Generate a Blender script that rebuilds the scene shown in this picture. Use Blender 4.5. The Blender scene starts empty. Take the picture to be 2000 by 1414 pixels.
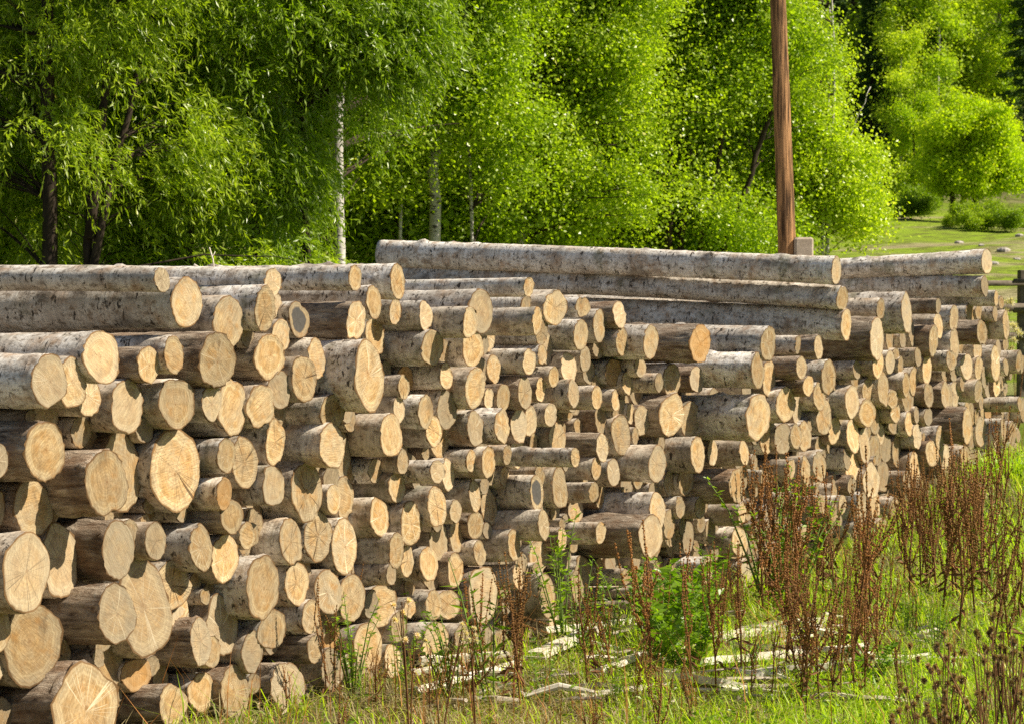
LOGDATA = """
T 0 500 4.7125
1420 1560 112 330 1400 L|topmost long log at the far left
1572 1862 208 650 1500 LA|long dark-flecked foremost log at upper left
778 1088 703 1167 780 A|thick ring-marked log under the dark-flecked one
1272 1457 835 1158 200 R
1505 1692 745 1078 450 -
50 50 50 50 0 X
302 598 905 1388 300 -|oval log end at left edge overlapping two others
540 790 930 1400 0 -|star-cracked log end near the left edge
708 915 1112 1468 0 -
1000 1330 1145 1619 100 -
1462 1785 1120 1589 140 -|round saw-lined log end below the small dark one
T 0 780 4.7125
300 530 30 310 250 B
228 595 205 750 230 R
-130 72 400 730 0 -
900 1305 330 1010 600 B
808 1145 455 1088 250 RF|pointed oval log end jutting over a wider one
1385 1838 280 1018 100 -|widest upright log end with one slanting crack
135 468 740 1260 140 B
370 730 1146 1822 0 B
930 1240 1105 1651 200 -
1335 1522 1125 1476 100 -
1755 1940 1145 1582 230 -
T 0 1070 4.7125
5 472 -140 592 60 F|huge round log end at the left edge
1110 1540 105 1000 0 B|big half-shaded log end with dark star crack
1400 1760 130 550 0 B
1565 1732 440 680 0 B
1545 1765 538 800 0 B
918 1230 345 865 400 -|cross-marked log end below centre left
40 555 500 1255 60 -|very large tan log end with shaded corner
-170 105 545 950 0 -
-200 38 900 1250 0 B
858 1140 865 1275 330 B
1130 1375 1015 1310 0 BO
1757 1936 655 1072 400 R
470 1100 1065 1950 250 RF|enormous log end cut by the bottom left
1475 1705 1260 1640 450 R
1740 1960 1150 1500 0 B
T 380 500 4.7125
640 797 112 380 640 L
555 740 288 688 170 -
650 805 340 578 0 B
172 445 380 830 110 -|lopsided log end with three pale cracks
48 365 700 1222 300 R|thick log end with notched upper left rim
430 545 665 850 0 B
710 872 580 885 20 -
555 818 715 1140 210 R|broad ringed log end right of the notched one
872 1045 420 755 70 KS|grey shaded log end near the upper middle
1397 1570 425 768 350 R
1420 1530 97 318 620 L
1585 1708 282 575 300 -
1805 1928 78 400 290 L|split pale log end at top of the near stack
1790 1900 395 635 90 -
1562 1752 570 905 0 B
1043 1198 765 1122 200 -
900 1110 930 1335 90 -
1472 1742 785 1425 340 FA|tallest oval log end with a wavy right side
690 872 1062 1405 270 -
75 240 1190 1509 80 -
205 480 1130 1646 0 -
498 718 1192 1567 60 -
1168 1368 1283 1589 300 -
T 380 780 4.7125
690 862 20 320 0 B
648 828 185 605 80 -
1158 1370 230 625 330 K|round pale log end with a knot on its bark
1250 1438 270 715 0 B
1365 1483 70 300 0 B
1705 1908 138 525 230 -
200 380 358 672 180 -
348 567 345 815 0 -
197 345 722 1010 190 O
635 812 605 988 240 -
890 1168 568 1125 100 -|large log end wearing a pointed shadow on top
1590 1733 545 765 170 B
1787 1935 665 945 70 -
1858 1968 460 688 150 -
1210 1345 785 1055 50 -
1290 1465 700 1105 0 B
235 445 915 1235 240 R|saw-scratched log end over a shaded gap
470 622 1003 1285 60 B
415 545 1130 1380 60 -
150 400 1238 1684 0 -
778 993 1095 1521 230 K
1010 1265 1025 1496 0 -
1258 1492 1105 1598 20 -
1612 1785 900 1262 130 -
1690 1812 940 1170 0 B
1787 1923 1225 1556 280 -
T 380 1070 4.7125
465 782 85 635 60 F|large round log end above the weeds at left
110 378 465 995 100 -
60 222 800 1095 0 B
-30 145 650 1075 400 X
835 1043 130 525 80 -|log end with a white five-rayed star crack
930 1070 72 320 0 B
980 1158 480 790 180 -
1113 1345 203 605 60 -
1330 1555 240 680 0 -
1760 1855 145 338 280 -
1585 1855 340 715 0 B
590 828 570 925 200 -
425 632 770 1148 100 -
1035 1175 790 1055 260 -
1140 1345 640 1000 0 BO
1165 1365 918 1300 0 -
255 480 1085 1560 200 R
720 990 1050 1500 130 R
1485 1710 690 1110 0 -
1805 1950 575 862 0 -
1440 1600 1060 1420 0 -
1750 1900 890 1200 0 -
T 760 500 4.7125
1238 1325 200 375 1100 L|slender log lying on top just right of centre
745 935 310 712 600 F|tall ringed log end under the slender top log
680 805 470 755 290 F
275 392 415 690 180 -
310 480 680 1008 340 -
1312 1408 475 722 370 F
1345 1455 560 825 0 -
1205 1325 370 600 250 B
1440 1612 315 635 110 -|broad log end with a black notch on its rim
1703 1855 375 565 90 D|twin-hearted small log end near the top
675 855 690 1012 120 -|log end with a dark splintered knot hole
800 908 708 920 0 B
850 968 600 880 0 B
1703 1820 590 868 220 -
1380 1495 695 995 0 B
1362 1450 820 995 0 -
1752 1852 835 1065 0 -
1780 1885 950 1180 0 B
440 560 775 995 0 B
1235 1338 860 1090 220 -
905 1017 920 1165 20 -
790 905 945 1180 0 B
470 575 985 1230 250 -
685 890 1020 1405 100 F|big pale log end with cross-shaped cracks
75 188 1095 1310 80 -
70 212 1012 1290 0 BO
1588 1712 885 1180 110 -
1463 1562 1015 1210 120 -
870 958 1210 1405 0 -
985 1108 1175 1435 80 -
1178 1315 1110 1407 160 -
1340 1440 1115 1345 40 -
1645 1743 1140 1395 200 -
35 140 1290 1530 60 -
270 395 1285 1581 130 -
448 612 1235 1591 70 -
T 760 780 4.7125
328 485 145 435 0 F
380 532 230 532 0 B
722 862 105 437 200 -
970 1103 90 402 110 F
1128 1257 88 392 30 -
1245 1348 60 338 0 -
1430 1540 38 250 110 -
1468 1618 210 520 60 B
712 792 463 665 200 -
835 985 430 722 60 F
1043 1125 412 602 70 -
1108 1237 350 632 0 B
1675 1745 445 620 440 FA|slim log jutting far out at the centre
385 500 560 765 200 F
475 605 540 842 0 -
880 985 600 790 0 B
1018 1105 618 815 40 -
735 838 735 1035 120 -
830 922 690 874 0 B
845 983 820 1162 0 B
1298 1418 700 1015 300 FS|log end stained dark grey in its centre
1330 1428 645 830 0 B
1500 1638 622 1005 60 -
1645 1780 900 1130 0 B
358 515 810 1165 200 -
565 655 925 1133 50 -
95 300 950 1335 80 F|double-ringed log end with a brown rim
360 545 1130 1494 0 B
545 678 1105 1415 0 B
725 858 1030 1277 60 -
1362 1478 1015 1292 380 F|smooth log jutting out with a small black dot
1085 1212 1195 1488 250 K
778 885 1295 1526 100 -
1272 1478 1290 1598 0 B
1545 1635 1175 1390 60 -
T 760 1070 4.7125
95 230 -30 265 0 -
283 443 -15 302 60 -
325 455 200 385 0 B
533 680 45 355 60 R
740 985 165 690 60 -|upright log end partly behind a green weed
128 240 285 465 0 B
135 240 460 640 0 -
335 480 388 660 100 -
455 625 388 650 0 -
1130 1243 145 380 200 -
1365 1535 230 650 100 -
595 745 690 935 60 -
310 530 690 1035 160 -
1010 1105 610 850 0 B
1470 1560 590 860 0 -
1670 1790 210 520 60 -
T 1140 500 4.7125
270 385 425 662 200 -
540 692 635 950 180 F
295 405 665 915 120 F
415 555 775 1010 30 B
980 1155 630 985 300 RFO|rough-barked log with an orange split centre
1632 1757 652 968 480 FA|cross-cracked log just under the top stack
1533 1668 900 1210 430 FA
1645 1762 975 1290 0 B
80 198 495 800 0 B
103 185 618 795 80 -
85 172 760 945 0 B
475 563 942 1115 150 -
190 355 950 1200 80 BO
652 730 1083 1250 130 F
735 880 995 1290 170 -
978 1100 1018 1255 90 -
358 437 1070 1272 200 -
70 152 1095 1290 80 B
78 160 1197 1410 80 F
423 540 1140 1370 0 B
250 325 1237 1424 90 -
320 418 1270 1440 0 B
280 388 1310 1486 0 B
385 475 1355 1545 0 -
475 600 1375 1640 10 -
715 900 1275 1649 180 F|white-rimmed big round log end right of centre
900 1050 1335 1665 0 -
1505 1705 1285 1679 450 FA|thickest pale log jutting out right of centre
T 1140 780 4.7125
105 205 55 318 0 B
118 220 310 575 120 R
270 412 140 512 90 -
440 502 255 418 30 -
655 742 330 560 150 B
585 765 430 755 230 F|jagged pale log end with ragged right side
988 1108 345 665 230 F
1140 1225 365 610 30 -
1430 1520 375 610 230 -
1620 1748 255 500 0 B
70 157 530 740 70 -
210 332 545 800 60 -
50 128 755 945 200 -
100 195 800 1000 0 B
600 713 742 960 300 B
735 835 660 890 20 -
873 1000 645 878 40 -
1340 1472 640 942 340 RF|log end with white butterfly cracks above weeds
1400 1508 600 840 0 B
610 745 860 1180 420 F
735 833 1010 1285 0 -
843 925 895 1090 120 -
1030 1110 895 1095 110 -
1408 1500 950 1150 290 -
1470 1535 815 1110 0 B
510 720 1065 1446 400 RF|very thick log behind thin brown weed stems
110 200 1125 1325 110 F
1110 1220 1092 1320 100 B
1362 1508 1170 1450 0 -
T 1140 1070 4.7125
1080 1200 65 340 60 -
1435 1560 95 370 60 -
1610 1760 -20 280 0 B
1800 1885 10 200 0 B
450 580 170 350 300 B
T 1510 480 7
805 917 160 530 1400 L|longest topmost log reaching left past the pole
850 1035 545 900 1400 LD|second long log under the topmost one
930 1062 860 1295 1400 L|third long log down from the top
1412 1520 725 1000 380 -
1310 1520 970 1572 260 RF|rough-barked giant log right of the long three
1533 1650 1015 1460 20 B
1700 1765 725 1075 180 -
1740 1905 650 1200 700 -|tall smooth log end right of the long three
1720 1815 1165 1405 70 -
290 380 1225 1490 270 -
560 670 1235 1550 200 -
T 1730 480 7
1305 1452 55 382 1400 L|topmost log at right tilted up toward its end
1310 1390 405 700 1000 L
1475 1540 612 830 1000 L|thin long log end just under the tilted one
1455 1535 830 1045 100 -
1545 1605 688 870 0 -
305 388 975 1370 50 B
680 745 720 930 300 -
662 768 930 1265 300 -
872 985 820 1165 130 -
1100 1212 795 1060 150 B
1200 1352 790 1025 0 BD
1590 1695 890 1280 60 F|rightmost thick log with shaded brown underside
1238 1385 1025 1360 250 F
1330 1420 1030 1290 0 B
587 712 1090 1512 200 -
888 985 1130 1570 150 -
800 900 1035 1150 0 B
1190 1310 1280 1570 0 -
1500 1575 1270 1560 0 B
1585 1688 1260 1440 0 B
1000 1075 1290 1480 0 B
T 1730 670 7
0 110 100 425 0 -
60 150 235 400 0 B
95 180 75 230 0 -
185 262 55 185 0 B
155 238 190 430 0 -
405 470 68 312 180 -
515 605 175 555 80 -
838 955 100 382 230 -
875 970 255 525 0 -
725 880 330 528 0 B
210 340 400 745 190 -|ring-patterned log end right of the giant rough one
330 420 330 710 0 -
218 378 600 930 0 B
1040 1170 150 500 80 -
1215 1320 180 510 50 -
1300 1395 315 620 0 -
1335 1428 450 760 0 B
1422 1570 40 520 110 F|ragged pale log end near the right edge
1605 1675 210 440 40 -
1795 1840 105 390 130 -
1840 1885 170 410 0 -
1462 1562 430 728 20 -
1530 1622 425 650 0 B
1600 1650 600 725 0 B
1020 1080 465 655 50 -
515 650 545 875 90 -
750 880 540 890 110 -
830 925 560 870 0 B
890 995 530 870 0 -
1200 1320 505 800 130 F
1230 1335 600 915 0 B
1325 1460 720 1030 0 BO
1795 1875 735 935 340 F
1070 1150 790 960 0 B
1120 1200 815 1150 0 B
1205 1270 890 1120 20 -
60 185 785 1080 90 -
32 182 950 1242 0 B
250 380 940 1265 70 -
375 458 865 1095 40 -
530 625 885 1130 90 -
618 735 850 1090 0 BO
360 490 1105 1450 0 -
680 785 1140 1460 190 -
750 832 1088 1278 130 B
1032 1190 880 1380 300 F|massive log end amid small ones at far right
1110 1215 1130 1460 0 B
1232 1362 995 1415 20 -
1575 1650 1035 1385 210 -
1700 1758 1060 1400 40 -
1565 1630 920 1030 0 B
1635 1730 920 1080 0 B
1860 1895 750 1080 130 -
1775 1835 1160 1360 0 -
1465 1550 1175 1525 100 -
565 700 1330 1675 80 -
740 875 1375 1760 20 -
T 1730 860 7
1015 1140 70 460 140 -
1150 1220 120 440 0 B
1220 1290 80 400 0 B
1335 1410 170 560 40 -
1415 1480 240 390 0 -
1670 1745 20 240 100 -
1375 1455 420 720 0 -
315 470 160 550 60 -
240 335 415 660 150 R
380 480 510 730 0 -
410 540 640 1080 0 -
450 600 325 590 0 BO
72 215 -80 360 0 B
620 700 440 630 20 B
730 840 390 620 0 -
850 905 330 600 0 B
890 975 525 840 0 -
275 370 600 850 0 -
350 410 750 990 0 B
780 850 950 1120 0 -
1100 1190 430 580 0 -
T 1510 670 7
40 297 588 1085 60 F|big round log end with a vertical crack
230 405 650 1105 0 B
325 442 175 500 320 F
410 545 445 725 380 F
550 712 550 920 60 -
650 858 235 695 200 -|large blue-shaded log end at the right
1085 1200 240 497 280 -
1060 1215 260 640 0 B
1352 1510 120 478 130 -
985 1168 575 1025 230 -
1220 1365 480 820 40 -
1415 1588 390 845 60 -
1200 1370 760 1155 70 -
1300 1455 850 1245 0 B
1570 1692 635 900 0 -
590 795 790 1250 60 -
745 918 1015 1380 60 -
870 1005 900 1115 0 B
1000 1180 1050 1490 80 -
1175 1320 1155 1645 0 -
1380 1522 1075 1400 0 -
1300 1460 1250 1650 0 B
1465 1605 1260 1630 0 B
22 240 1090 1520 0 -
230 390 1100 1450 0 -
355 500 1080 1480 0 -
560 715 1280 1530 20 B
T 1510 860 7
185 297 248 532 200 -
385 505 220 620 80 -
555 712 150 560 60 -
960 1050 90 400 200 B
995 1160 160 560 60 -
1020 1125 480 745 0 -
1245 1435 330 790 110 -
1430 1560 290 700 0 B
1155 1275 700 1175 60 -
1290 1455 620 1095 0 -
1420 1495 910 1110 0 B
1410 1565 1070 1414 120 F|lowest pale log end meeting the grass at right
1600 1710 750 1095 110 -
870 1015 745 1000 130 -
600 725 740 1000 0 -
780 870 830 1220 200 -
720 830 1130 1330 150 B
1100 1180 1080 1400 0 -
350 470 1150 1400 0 -
"""
import bpy, math, random
import numpy as np
from mathutils import Vector, Matrix
RS = np.random.RandomState
scn = bpy.context.scene
COL = scn.collection
H = 2.45
F = 5000.0
TH = math.atan(227/F)
FWD = np.array([0, math.cos(TH), -math.sin(TH)]); UPV = np.array([0, math.sin(TH), math.cos(TH)])
CAM = np.array([0, 0, H])
def ray(px, py):
    return FWD + (px-1000)/F*np.array([1., 0, 0]) + (707-py)/F*UPV
def at(px, py, D):
    d = ray(px, py)
    return CAM + d*(D/d[1])
def ss(a, b, x):
    t = np.clip((x-a)/(b-a), 0, 1); return t*t*(3-2*t)
def ground(x, y):
    x = np.asarray(x, float); y = np.asarray(y, float)
    h = .5*np.maximum(ss(18.5, 23, y)*ss(.5, 4, x), ss(24, 33, y)) + .05*np.maximum(0, y-26)
    h = h + .36*np.maximum(0, y-86)*ss(86, 96, y)
    far = ss(26, 40, y)
    h = h + .03*np.sin(x*1.7+.6*y)*np.sin(y*1.3-.4*x) + far*(.12*np.sin(x*.45+1)*np.sin(y*.31) + .05*np.sin(x*1.1+y*.8))
    return h
def on_ground(px, py):
    d = ray(px, py); lo, hi = 5., 200.
    for k in range(400):
        D = lo + k*.25; p = CAM + d*(D/d[1])
        if p[2] <= ground(p[0], p[1]): break
    a, b = D-.25, D
    for k in range(20):
        m = (a+b)/2; p = CAM + d*(m/d[1])
        if p[2] <= ground(p[0], p[1]): b = m
        else: a = m
    return CAM + d*(b/d[1])
# ---------------------------------------------------------------- objects
def tag(o, label=None, cat=None, group=None, kind=None):
    if label: o['label'] = label
    if cat: o['category'] = cat
    if group: o['group'] = group
    if kind: o['kind'] = kind
    return o
def mesh_np(name, V, polys, mats, matidx=None, smooth=False):
    """polys: list of (array Nxk) blocks"""
    me = bpy.data.meshes.new(name)
    V = np.asarray(V, np.float32)
    me.vertices.add(len(V)); me.vertices.foreach_set('co', V.ravel())
    blocks = [np.asarray(b, np.int32) for b in polys if len(b)]
    nl = sum(b.size for b in blocks); npoly = sum(len(b) for b in blocks)
    me.loops.add(nl); me.polygons.add(npoly)
    me.loops.foreach_set('vertex_index', np.concatenate([b.ravel() for b in blocks]))
    tot = np.concatenate([np.full(len(b), b.shape[1], np.int32) for b in blocks])
    st = np.concatenate([[0], np.cumsum(tot)[:-1]]).astype(np.int32)
    me.polygons.foreach_set('loop_start', st)
    me.polygons.foreach_set('loop_total', tot)
    if matidx is not None: me.polygons.foreach_set('material_index', np.asarray(matidx, np.int32))
    me.polygons.foreach_set('use_smooth', np.full(npoly, bool(smooth)))
    for m in mats: me.materials.append(m)
    me.update(calc_edges=True)
    return me
def link(name, me, parent=None, loc=None):
    o = bpy.data.objects.new(name, me); COL.objects.link(o)
    if parent: o.parent = parent
    if loc is not None: o.location = loc
    return o
def empty(name, loc=(0, 0, 0)):
    o = bpy.data.objects.new(name, None); COL.objects.link(o); o.location = loc
    o.empty_display_size = .2
    return o
class MB:
    def __init__(s): s.V = []; s.P = {}; s.n = 0
    def add(s, V, polys):
        for b in polys:
            b = np.asarray(b, np.int32)
            if len(b): s.P.setdefault(b.shape[1], []).append(b+s.n)
        s.V.append(np.asarray(V, float)); s.n += len(V)
    def tube(s, pts, rad, k=7, cap=True, jit=0, rs=None):
        pts = np.asarray(pts, float); m = len(pts)
        T = np.gradient(pts, axis=0); T /= np.linalg.norm(T, axis=1)[:, None]+1e-9
        ref = np.array([0, 0, 1.]) if abs(T[0][2]) < .8 else np.array([1., 0, 0])
        A = np.cross(T, ref); A /= np.linalg.norm(A, axis=1)[:, None]+1e-9
        B = np.cross(T, A)
        ph = np.arange(k)/k*2*math.pi
        r = np.asarray(rad, float)*np.ones(m)
        R = r[:, None]*np.ones(k)
        if jit: R = R*(1+jit*rs.randn(m, k))
        V = pts[:, None]+R[..., None]*(np.cos(ph)[None, :, None]*A[:, None]+np.sin(ph)[None, :, None]*B[:, None])
        V = V.reshape(-1, 3)
        i = np.arange(m-1)[:, None]*k; j = np.arange(k)[None]; j2 = (j+1) % k
        q = np.stack([i+j, i+j2, i+k+j2, i+k+j], -1).reshape(-1, 4)
        polys = [q]
        if cap:
            V = np.vstack([V, pts[-1], pts[0]])
            e = (m-1)*k; jj = np.arange(k); jn = (jj+1) % k
            polys.append(np.stack([e+jj, e+jn, np.full(k, m*k)], -1))
            polys.append(np.stack([jn, jj, np.full(k, m*k+1)], -1))
        s.add(V, polys)
    def mesh(s, name, mats, smooth=False):
        return mesh_np(name, np.vstack(s.V), [np.vstack(v) for v in s.P.values()], mats, smooth=smooth)
def unit(a): return a/(np.linalg.norm(a, axis=-1, keepdims=True)+1e-9)
def leaves(mb, C, Dr, L, W, rs, nrm=None, fold=.0):
    """rhombic leaves: base at C, along Dr, length L, width W"""
    n = len(C); Dr = unit(Dr)
    rv = unit(rs.randn(n, 3)) if nrm is None else unit(nrm + .6*rs.randn(n, 3))
    S = unit(np.cross(Dr, rv))
    L = np.asarray(L)*np.ones(n); W = np.asarray(W)*np.ones(n)
    Nn = np.cross(S, Dr)
    a = C; c = C+Dr*L[:, None]
    m = C+Dr*(L*.45)[:, None]
    b = m+S*(W/2)[:, None]+Nn*(W*fold)[:, None]; d = m-S*(W/2)[:, None]+Nn*(W*fold)[:, None]
    V = np.stack([a, b, c, d], 1).reshape(-1, 3)
    mb.add(V, [np.arange(4*n).reshape(-1, 4)])
# ---------------------------------------------------------------- node helper
class NT:
    def __init__(s, name, disp=False):
        s.m = bpy.data.materials.new(name); s.m.use_nodes = True
        s.t = s.m.node_tree; s.t.nodes.clear()
        s.out = s.n('ShaderNodeOutputMaterial')
    def n(s, typ, **kw):
        nd = s.t.nodes.new(typ)
        for k, v in kw.items():
            if k.startswith('_'): setattr(nd, k[1:], v)
            else: s.put(nd, k, v)
        return nd
    def put(s, nd, key, v):
        key = key.replace('__', ' ')
        inp = nd.inputs[int(key[1:])] if key[0] == 'i' and key[1:].isdigit() else nd.inputs[key]
        if hasattr(v, 'bl_idname') and hasattr(v, 'outputs'): v = v.outputs[0]
        if isinstance(v, bpy.types.NodeSocket): s.t.links.new(v, inp)
        else:
            if inp.type == 'RGBA' and len(v) == 3: v = tuple(v)+(1,)
            inp.default_value = v
    def math(s, op, a, b=None, c=None, clamp=False):
        nd = s.n('ShaderNodeMath', _operation=op, _use_clamp=clamp); s.put(nd, 'i0', a)
        if b is not None: s.put(nd, 'i1', b)
        if c is not None: s.put(nd, 'i2', c)
        return nd.outputs[0]
    def noise(s, vec, scale, detail=4, rough=.6, dist=0, out='Fac'):
        nd = s.n('ShaderNodeTexNoise', Vector=vec, Scale=scale, Detail=detail, Roughness=rough, Distortion=dist)
        return nd.outputs[out]
    def ramp(s, fac, stops):
        nd = s.n('ShaderNodeValToRGB'); s.put(nd, 'Fac', fac); cr = nd.color_ramp
        while len(cr.elements) < len(stops): cr.elements.new(.5)
        for e, (p, c) in zip(cr.elements, stops):
            e.position = p
            if not hasattr(c, '__len__'): c = (c, c, c)
            e.color = tuple(c)+(1,) if len(c) == 3 else c
        return nd.outputs[0]
    def mix(s, fac, a, b, mode='MIX'):
        nd = s.n('ShaderNodeMix', _data_type='RGBA', _blend_type=mode)
        s.put(nd, 'i0', fac)
        s.put(nd, 'i6', a); s.put(nd, 'i7', b)
        return nd.outputs[2]
    def map(s, vec, scale=(1, 1, 1), loc=(0, 0, 0)):
        nd = s.n('ShaderNodeMapping', Vector=vec, Scale=scale)
        s.put(nd, 'Location', loc)
        return nd.outputs[0]
    def vadd(s, a, b):
        nd = s.n('ShaderNodeVectorMath', _operation='ADD'); s.put(nd, 'i0', a); s.put(nd, 'i1', b); return nd.outputs[0]
    def bump(s, h, strength=.5, dist=.01, normal=None):
        nd = s.n('ShaderNodeBump', Height=h, Strength=strength, Distance=dist)
        if normal is not None: s.put(nd, 'Normal', normal)
        return nd.outputs[0]
    def bsdf(s, color, rough=.8, normal=None, spec=.3):
        nd = s.n('ShaderNodeBsdfPrincipled'); s.put(nd, 'Base Color', color); s.put(nd, 'Roughness', rough)
        s.put(nd, 'Specular IOR Level', spec)
        if normal is not None: s.put(nd, 'Normal', normal)
        return nd
    def done(s, sh):
        s.put(s.out, 'Surface', sh); return s.m
def m_bark(rough=False, aspen=False):
    t = NT('rough_bark' if rough else 'aspen_bark' if aspen else 'smooth_bark')
    co = t.n('ShaderNodeTexCoord').outputs['Object']
    rnd = t.n('ShaderNodeObjectInfo').outputs['Random']
    off = t.n('ShaderNodeCombineXYZ', X=t.math('MULTIPLY', rnd, 37.), Y=t.math('MULTIPLY', rnd, 11.), Z=0.)
    v = t.vadd(co, off)
    big = t.noise(v, 5., 3, .6)
    if not rough:
        c = t.ramp(big, [(.25, (.34, .29, .24)), (.48, (.58, .53, .46)), (.72, (.76, .72, .66))] if aspen else [(.25, (.28, .22, .16)), (.48, (.52, .45, .36)), (.72, (.70, .64, .55))])
        mott = t.noise(t.map(v, (.6, 1, 1)), 38., 5, .7)
        c = t.mix(t.ramp(mott, [(.36, .85), (.50, 0.)]), c, (.17, .135, .10), 'MIX')
        brown = t.ramp(t.noise(v, 9., 3, .6), [(.5, 0.), (.72, .7)])
        c = t.mix(brown, c, (.30, .18, .09))
        fl = t.noise(t.map(v, (1.9, 1, 1)), 17., 3, .65, .6)
        c = t.mix(t.math('MULTIPLY', t.ramp(fl, [(.595, 0.), (.65, .92)]), (t.math('ADD', .3, t.math('MULTIPLY', t.math('GREATER_THAN', t.math('FRACT', t.math('MULTIPLY', rnd, 13.)), .5), .7)) if not aspen else 1.)), c, (.035, .027, .02))
        pt = t.noise(t.map(v, (.8, 1, 1), (3, 8, 2)), 4.6, 5, .72, .4)
        c = t.mix(t.ramp(pt, [(.56, 0.), (.68, .6)]), c, (.12, .085, .055))
        kn = t.n('ShaderNodeAttribute', _attribute_name='knot').outputs['Fac']
        c = t.mix(t.math('MULTIPLY', t.ramp(kn, [(.3, 0.), (.9, .9)]), t.ramp(mott, [(.35, .3), (.6, 1.)])), c, (.10, .075, .055))
        st = t.noise(t.map(v, (60., 4., 4.)), 1.0, 3, .6)
        c = t.mix(.35, c, t.ramp(st, [(.3, .25), (.7, .85)]), 'OVERLAY')
        moss = t.math('MULTIPLY', t.ramp(t.noise(v, 4.1, 3, .6), [(.58, 0.), (.7, .55)]), 1.)
        c = t.mix(moss, c, (.085, .085, .025))
        hgt = t.math('ADD', t.math('MULTIPLY', mott, 1.), t.math('MULTIPLY', st, .5))
        bs, bd = .4, .010
    else:
        fis = t.noise(t.map(v, (3.0, 16, 16)), 1.6, 6, .7, .8)
        c = t.ramp(fis, [(.32, (.07, .05, .036)), (.46, (.28, .215, .155)), (.66, (.54, .46, .36))])
        c = t.mix(t.ramp(big, [(.45, 0.), (.65, .6)]), c, (.17, .085, .035))
        lich = t.noise(v, 26., 4, .7)
        c = t.mix(t.ramp(lich, [(.6, 0.), (.7, .6)]), c, (.36, .35, .30))
        hgt = fis; bs, bd = .9, .035
    val = t.math('ADD', t.math('MULTIPLY', rnd, .5), .78)
    c = t.mix(1., c, t.n('ShaderNodeCombineColor', Red=val, Green=val, Blue=val), 'MULTIPLY')
    return t.done(t.bsdf(c, .78, t.bump(hgt, bs, bd), .25))
def m_cut(kind='pale'):
    t = NT('cut_wood_'+kind)
    co = t.n('ShaderNodeTexCoord').outputs['Object']
    rnd = t.n('ShaderNodeObjectInfo').outputs['Random']
    off = t.n('ShaderNodeCombineXYZ', X=t.math('MULTIPLY', rnd, 53.), Y=0., Z=t.math('MULTIPLY', rnd, 19.))
    v = t.vadd(co, off)
    rad = t.n('ShaderNodeAttribute', _attribute_name='rad').outputs['Fac']
    wob = t.noise(v, 9., 3, .6)
    r2 = t.math('ADD', rad, t.math('MULTIPLY', t.math('SUBTRACT', wob, .5), .32))
    grey = t.math('MULTIPLY', rnd, 1.)
    heart = t.ramp(r2, [(0., (.44, .25, .10)), (.26, (.56, .38, .19)), (.52, (.50, .31, .13)), (.66, (.42, .26, .11)), (.72, (.60, .46, .27)), (.84, (.50, .40, .26)), (.97, (.36, .27, .17))])
    spl = t.noise(v, 16., 5, .65)
    c = t.mix(t.ramp(spl, [(.42, 0.), (.66, .75)]), heart, (.66, .52, .32))
    gry = t.noise(t.map(v, (1, 1, 1), (9, 4, 3)), 5.5, 4, .65)
    c = t.mix(t.math('MULTIPLY', t.ramp(gry, [(.36, 0.), (.58, .9)]), t.math('POWER', t.math('FRACT', t.math('MULTIPLY', rnd, 23.)), .7)), c, (.42, .36, .27))
    dirt = t.noise(t.map(v, (1, 1, .5), (1, 7, 9)), 8., 5, .7)
    c = t.mix(t.ramp(dirt, [(.58, 0.), (.72, .65)]), c, (.15, .10, .06))
    spo = t.noise(t.map(v, (1, 1, 1), (5, 2, 1)), 11., 4, .6)
    c = t.mix(t.ramp(spo, [(.55, 0.), (.70, .7)]), c, (.48, .26, .09) if kind != 'weathered' else (.30, .19, .10))
    # rings
    ph = t.math('ADD', t.math('MULTIPLY', r2, 62.), t.math('MULTIPLY', spl, 5.))
    ring = t.math('SINE', ph)
    c = t.mix(t.math('MULTIPLY', t.math('ADD', ring, 1.), .19), c, (.33, .21, .10))
    # fine scratches / saw lines
    sep = t.n('ShaderNodeSeparateXYZ', Vector=co)
    ang = t.math('MULTIPLY', rnd, 6.28)
    w = t.math('ADD', t.math('MULTIPLY', sep.outputs[1], t.math('COSINE', ang)), t.math('MULTIPLY', sep.outputs[2], t.math('SINE', ang)))
    w2 = t.math('SUBTRACT', t.math('MULTIPLY', sep.outputs[2], t.math('COSINE', ang)), t.math('MULTIPLY', sep.outputs[1], t.math('SINE', ang)))
    sv = t.n('ShaderNodeCombineXYZ', X=t.math('MULTIPLY', w, 230.), Y=t.math('MULTIPLY', w2, 14.), Z=t.math('MULTIPLY', rnd, 90.))
    saw = t.noise(sv, 1., 3, .7)
    c = t.mix(.9, c, t.ramp(saw, [(.3, .30), (.7, .68)]), 'OVERLAY')
    grit = t.noise(v, 170., 3, .8)
    c = t.mix(.4, c, t.ramp(grit, [(.3, .3), (.7, .66)]), 'OVERLAY')
    # radial checks
    th = t.math('ARCTAN2', sep.outputs[2], sep.outputs[1])
    cx = t.n('ShaderNodeCombineXYZ', X=t.math('COSINE', th), Y=t.math('SINE', th), Z=t.math('MULTIPLY', rnd, 71.))
    rn = t.noise(cx, 3.2, 2, .5)
    line = t.math('ABSOLUTE', t.math('SUBTRACT', rn, .5))
    thin = t.math('MULTIPLY', t.math('LESS_THAN', line, t.math('MULTIPLY', .016, t.math('SUBTRACT', 1.15, rad))), t.math('GREATER_THAN', t.math('FRACT', t.math('MULTIPLY', rnd, 17.)), .45))
    pick = t.math('GREATER_THAN', t.math('FRACT', t.math('MULTIPLY', rnd, 91.)), .38)
    c = t.mix(t.math('MULTIPLY', thin, .8), c, t.mix(pick, (.07, .04, .02), (.80, .69, .52)))
    # pith
    c = t.mix(t.ramp(rad, [(.03, .6), (.06, 0.)]), c, (.25, .13, .05))
    if kind == 'orange': c = t.mix(.4, c, (.50, .24, .06))
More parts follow.
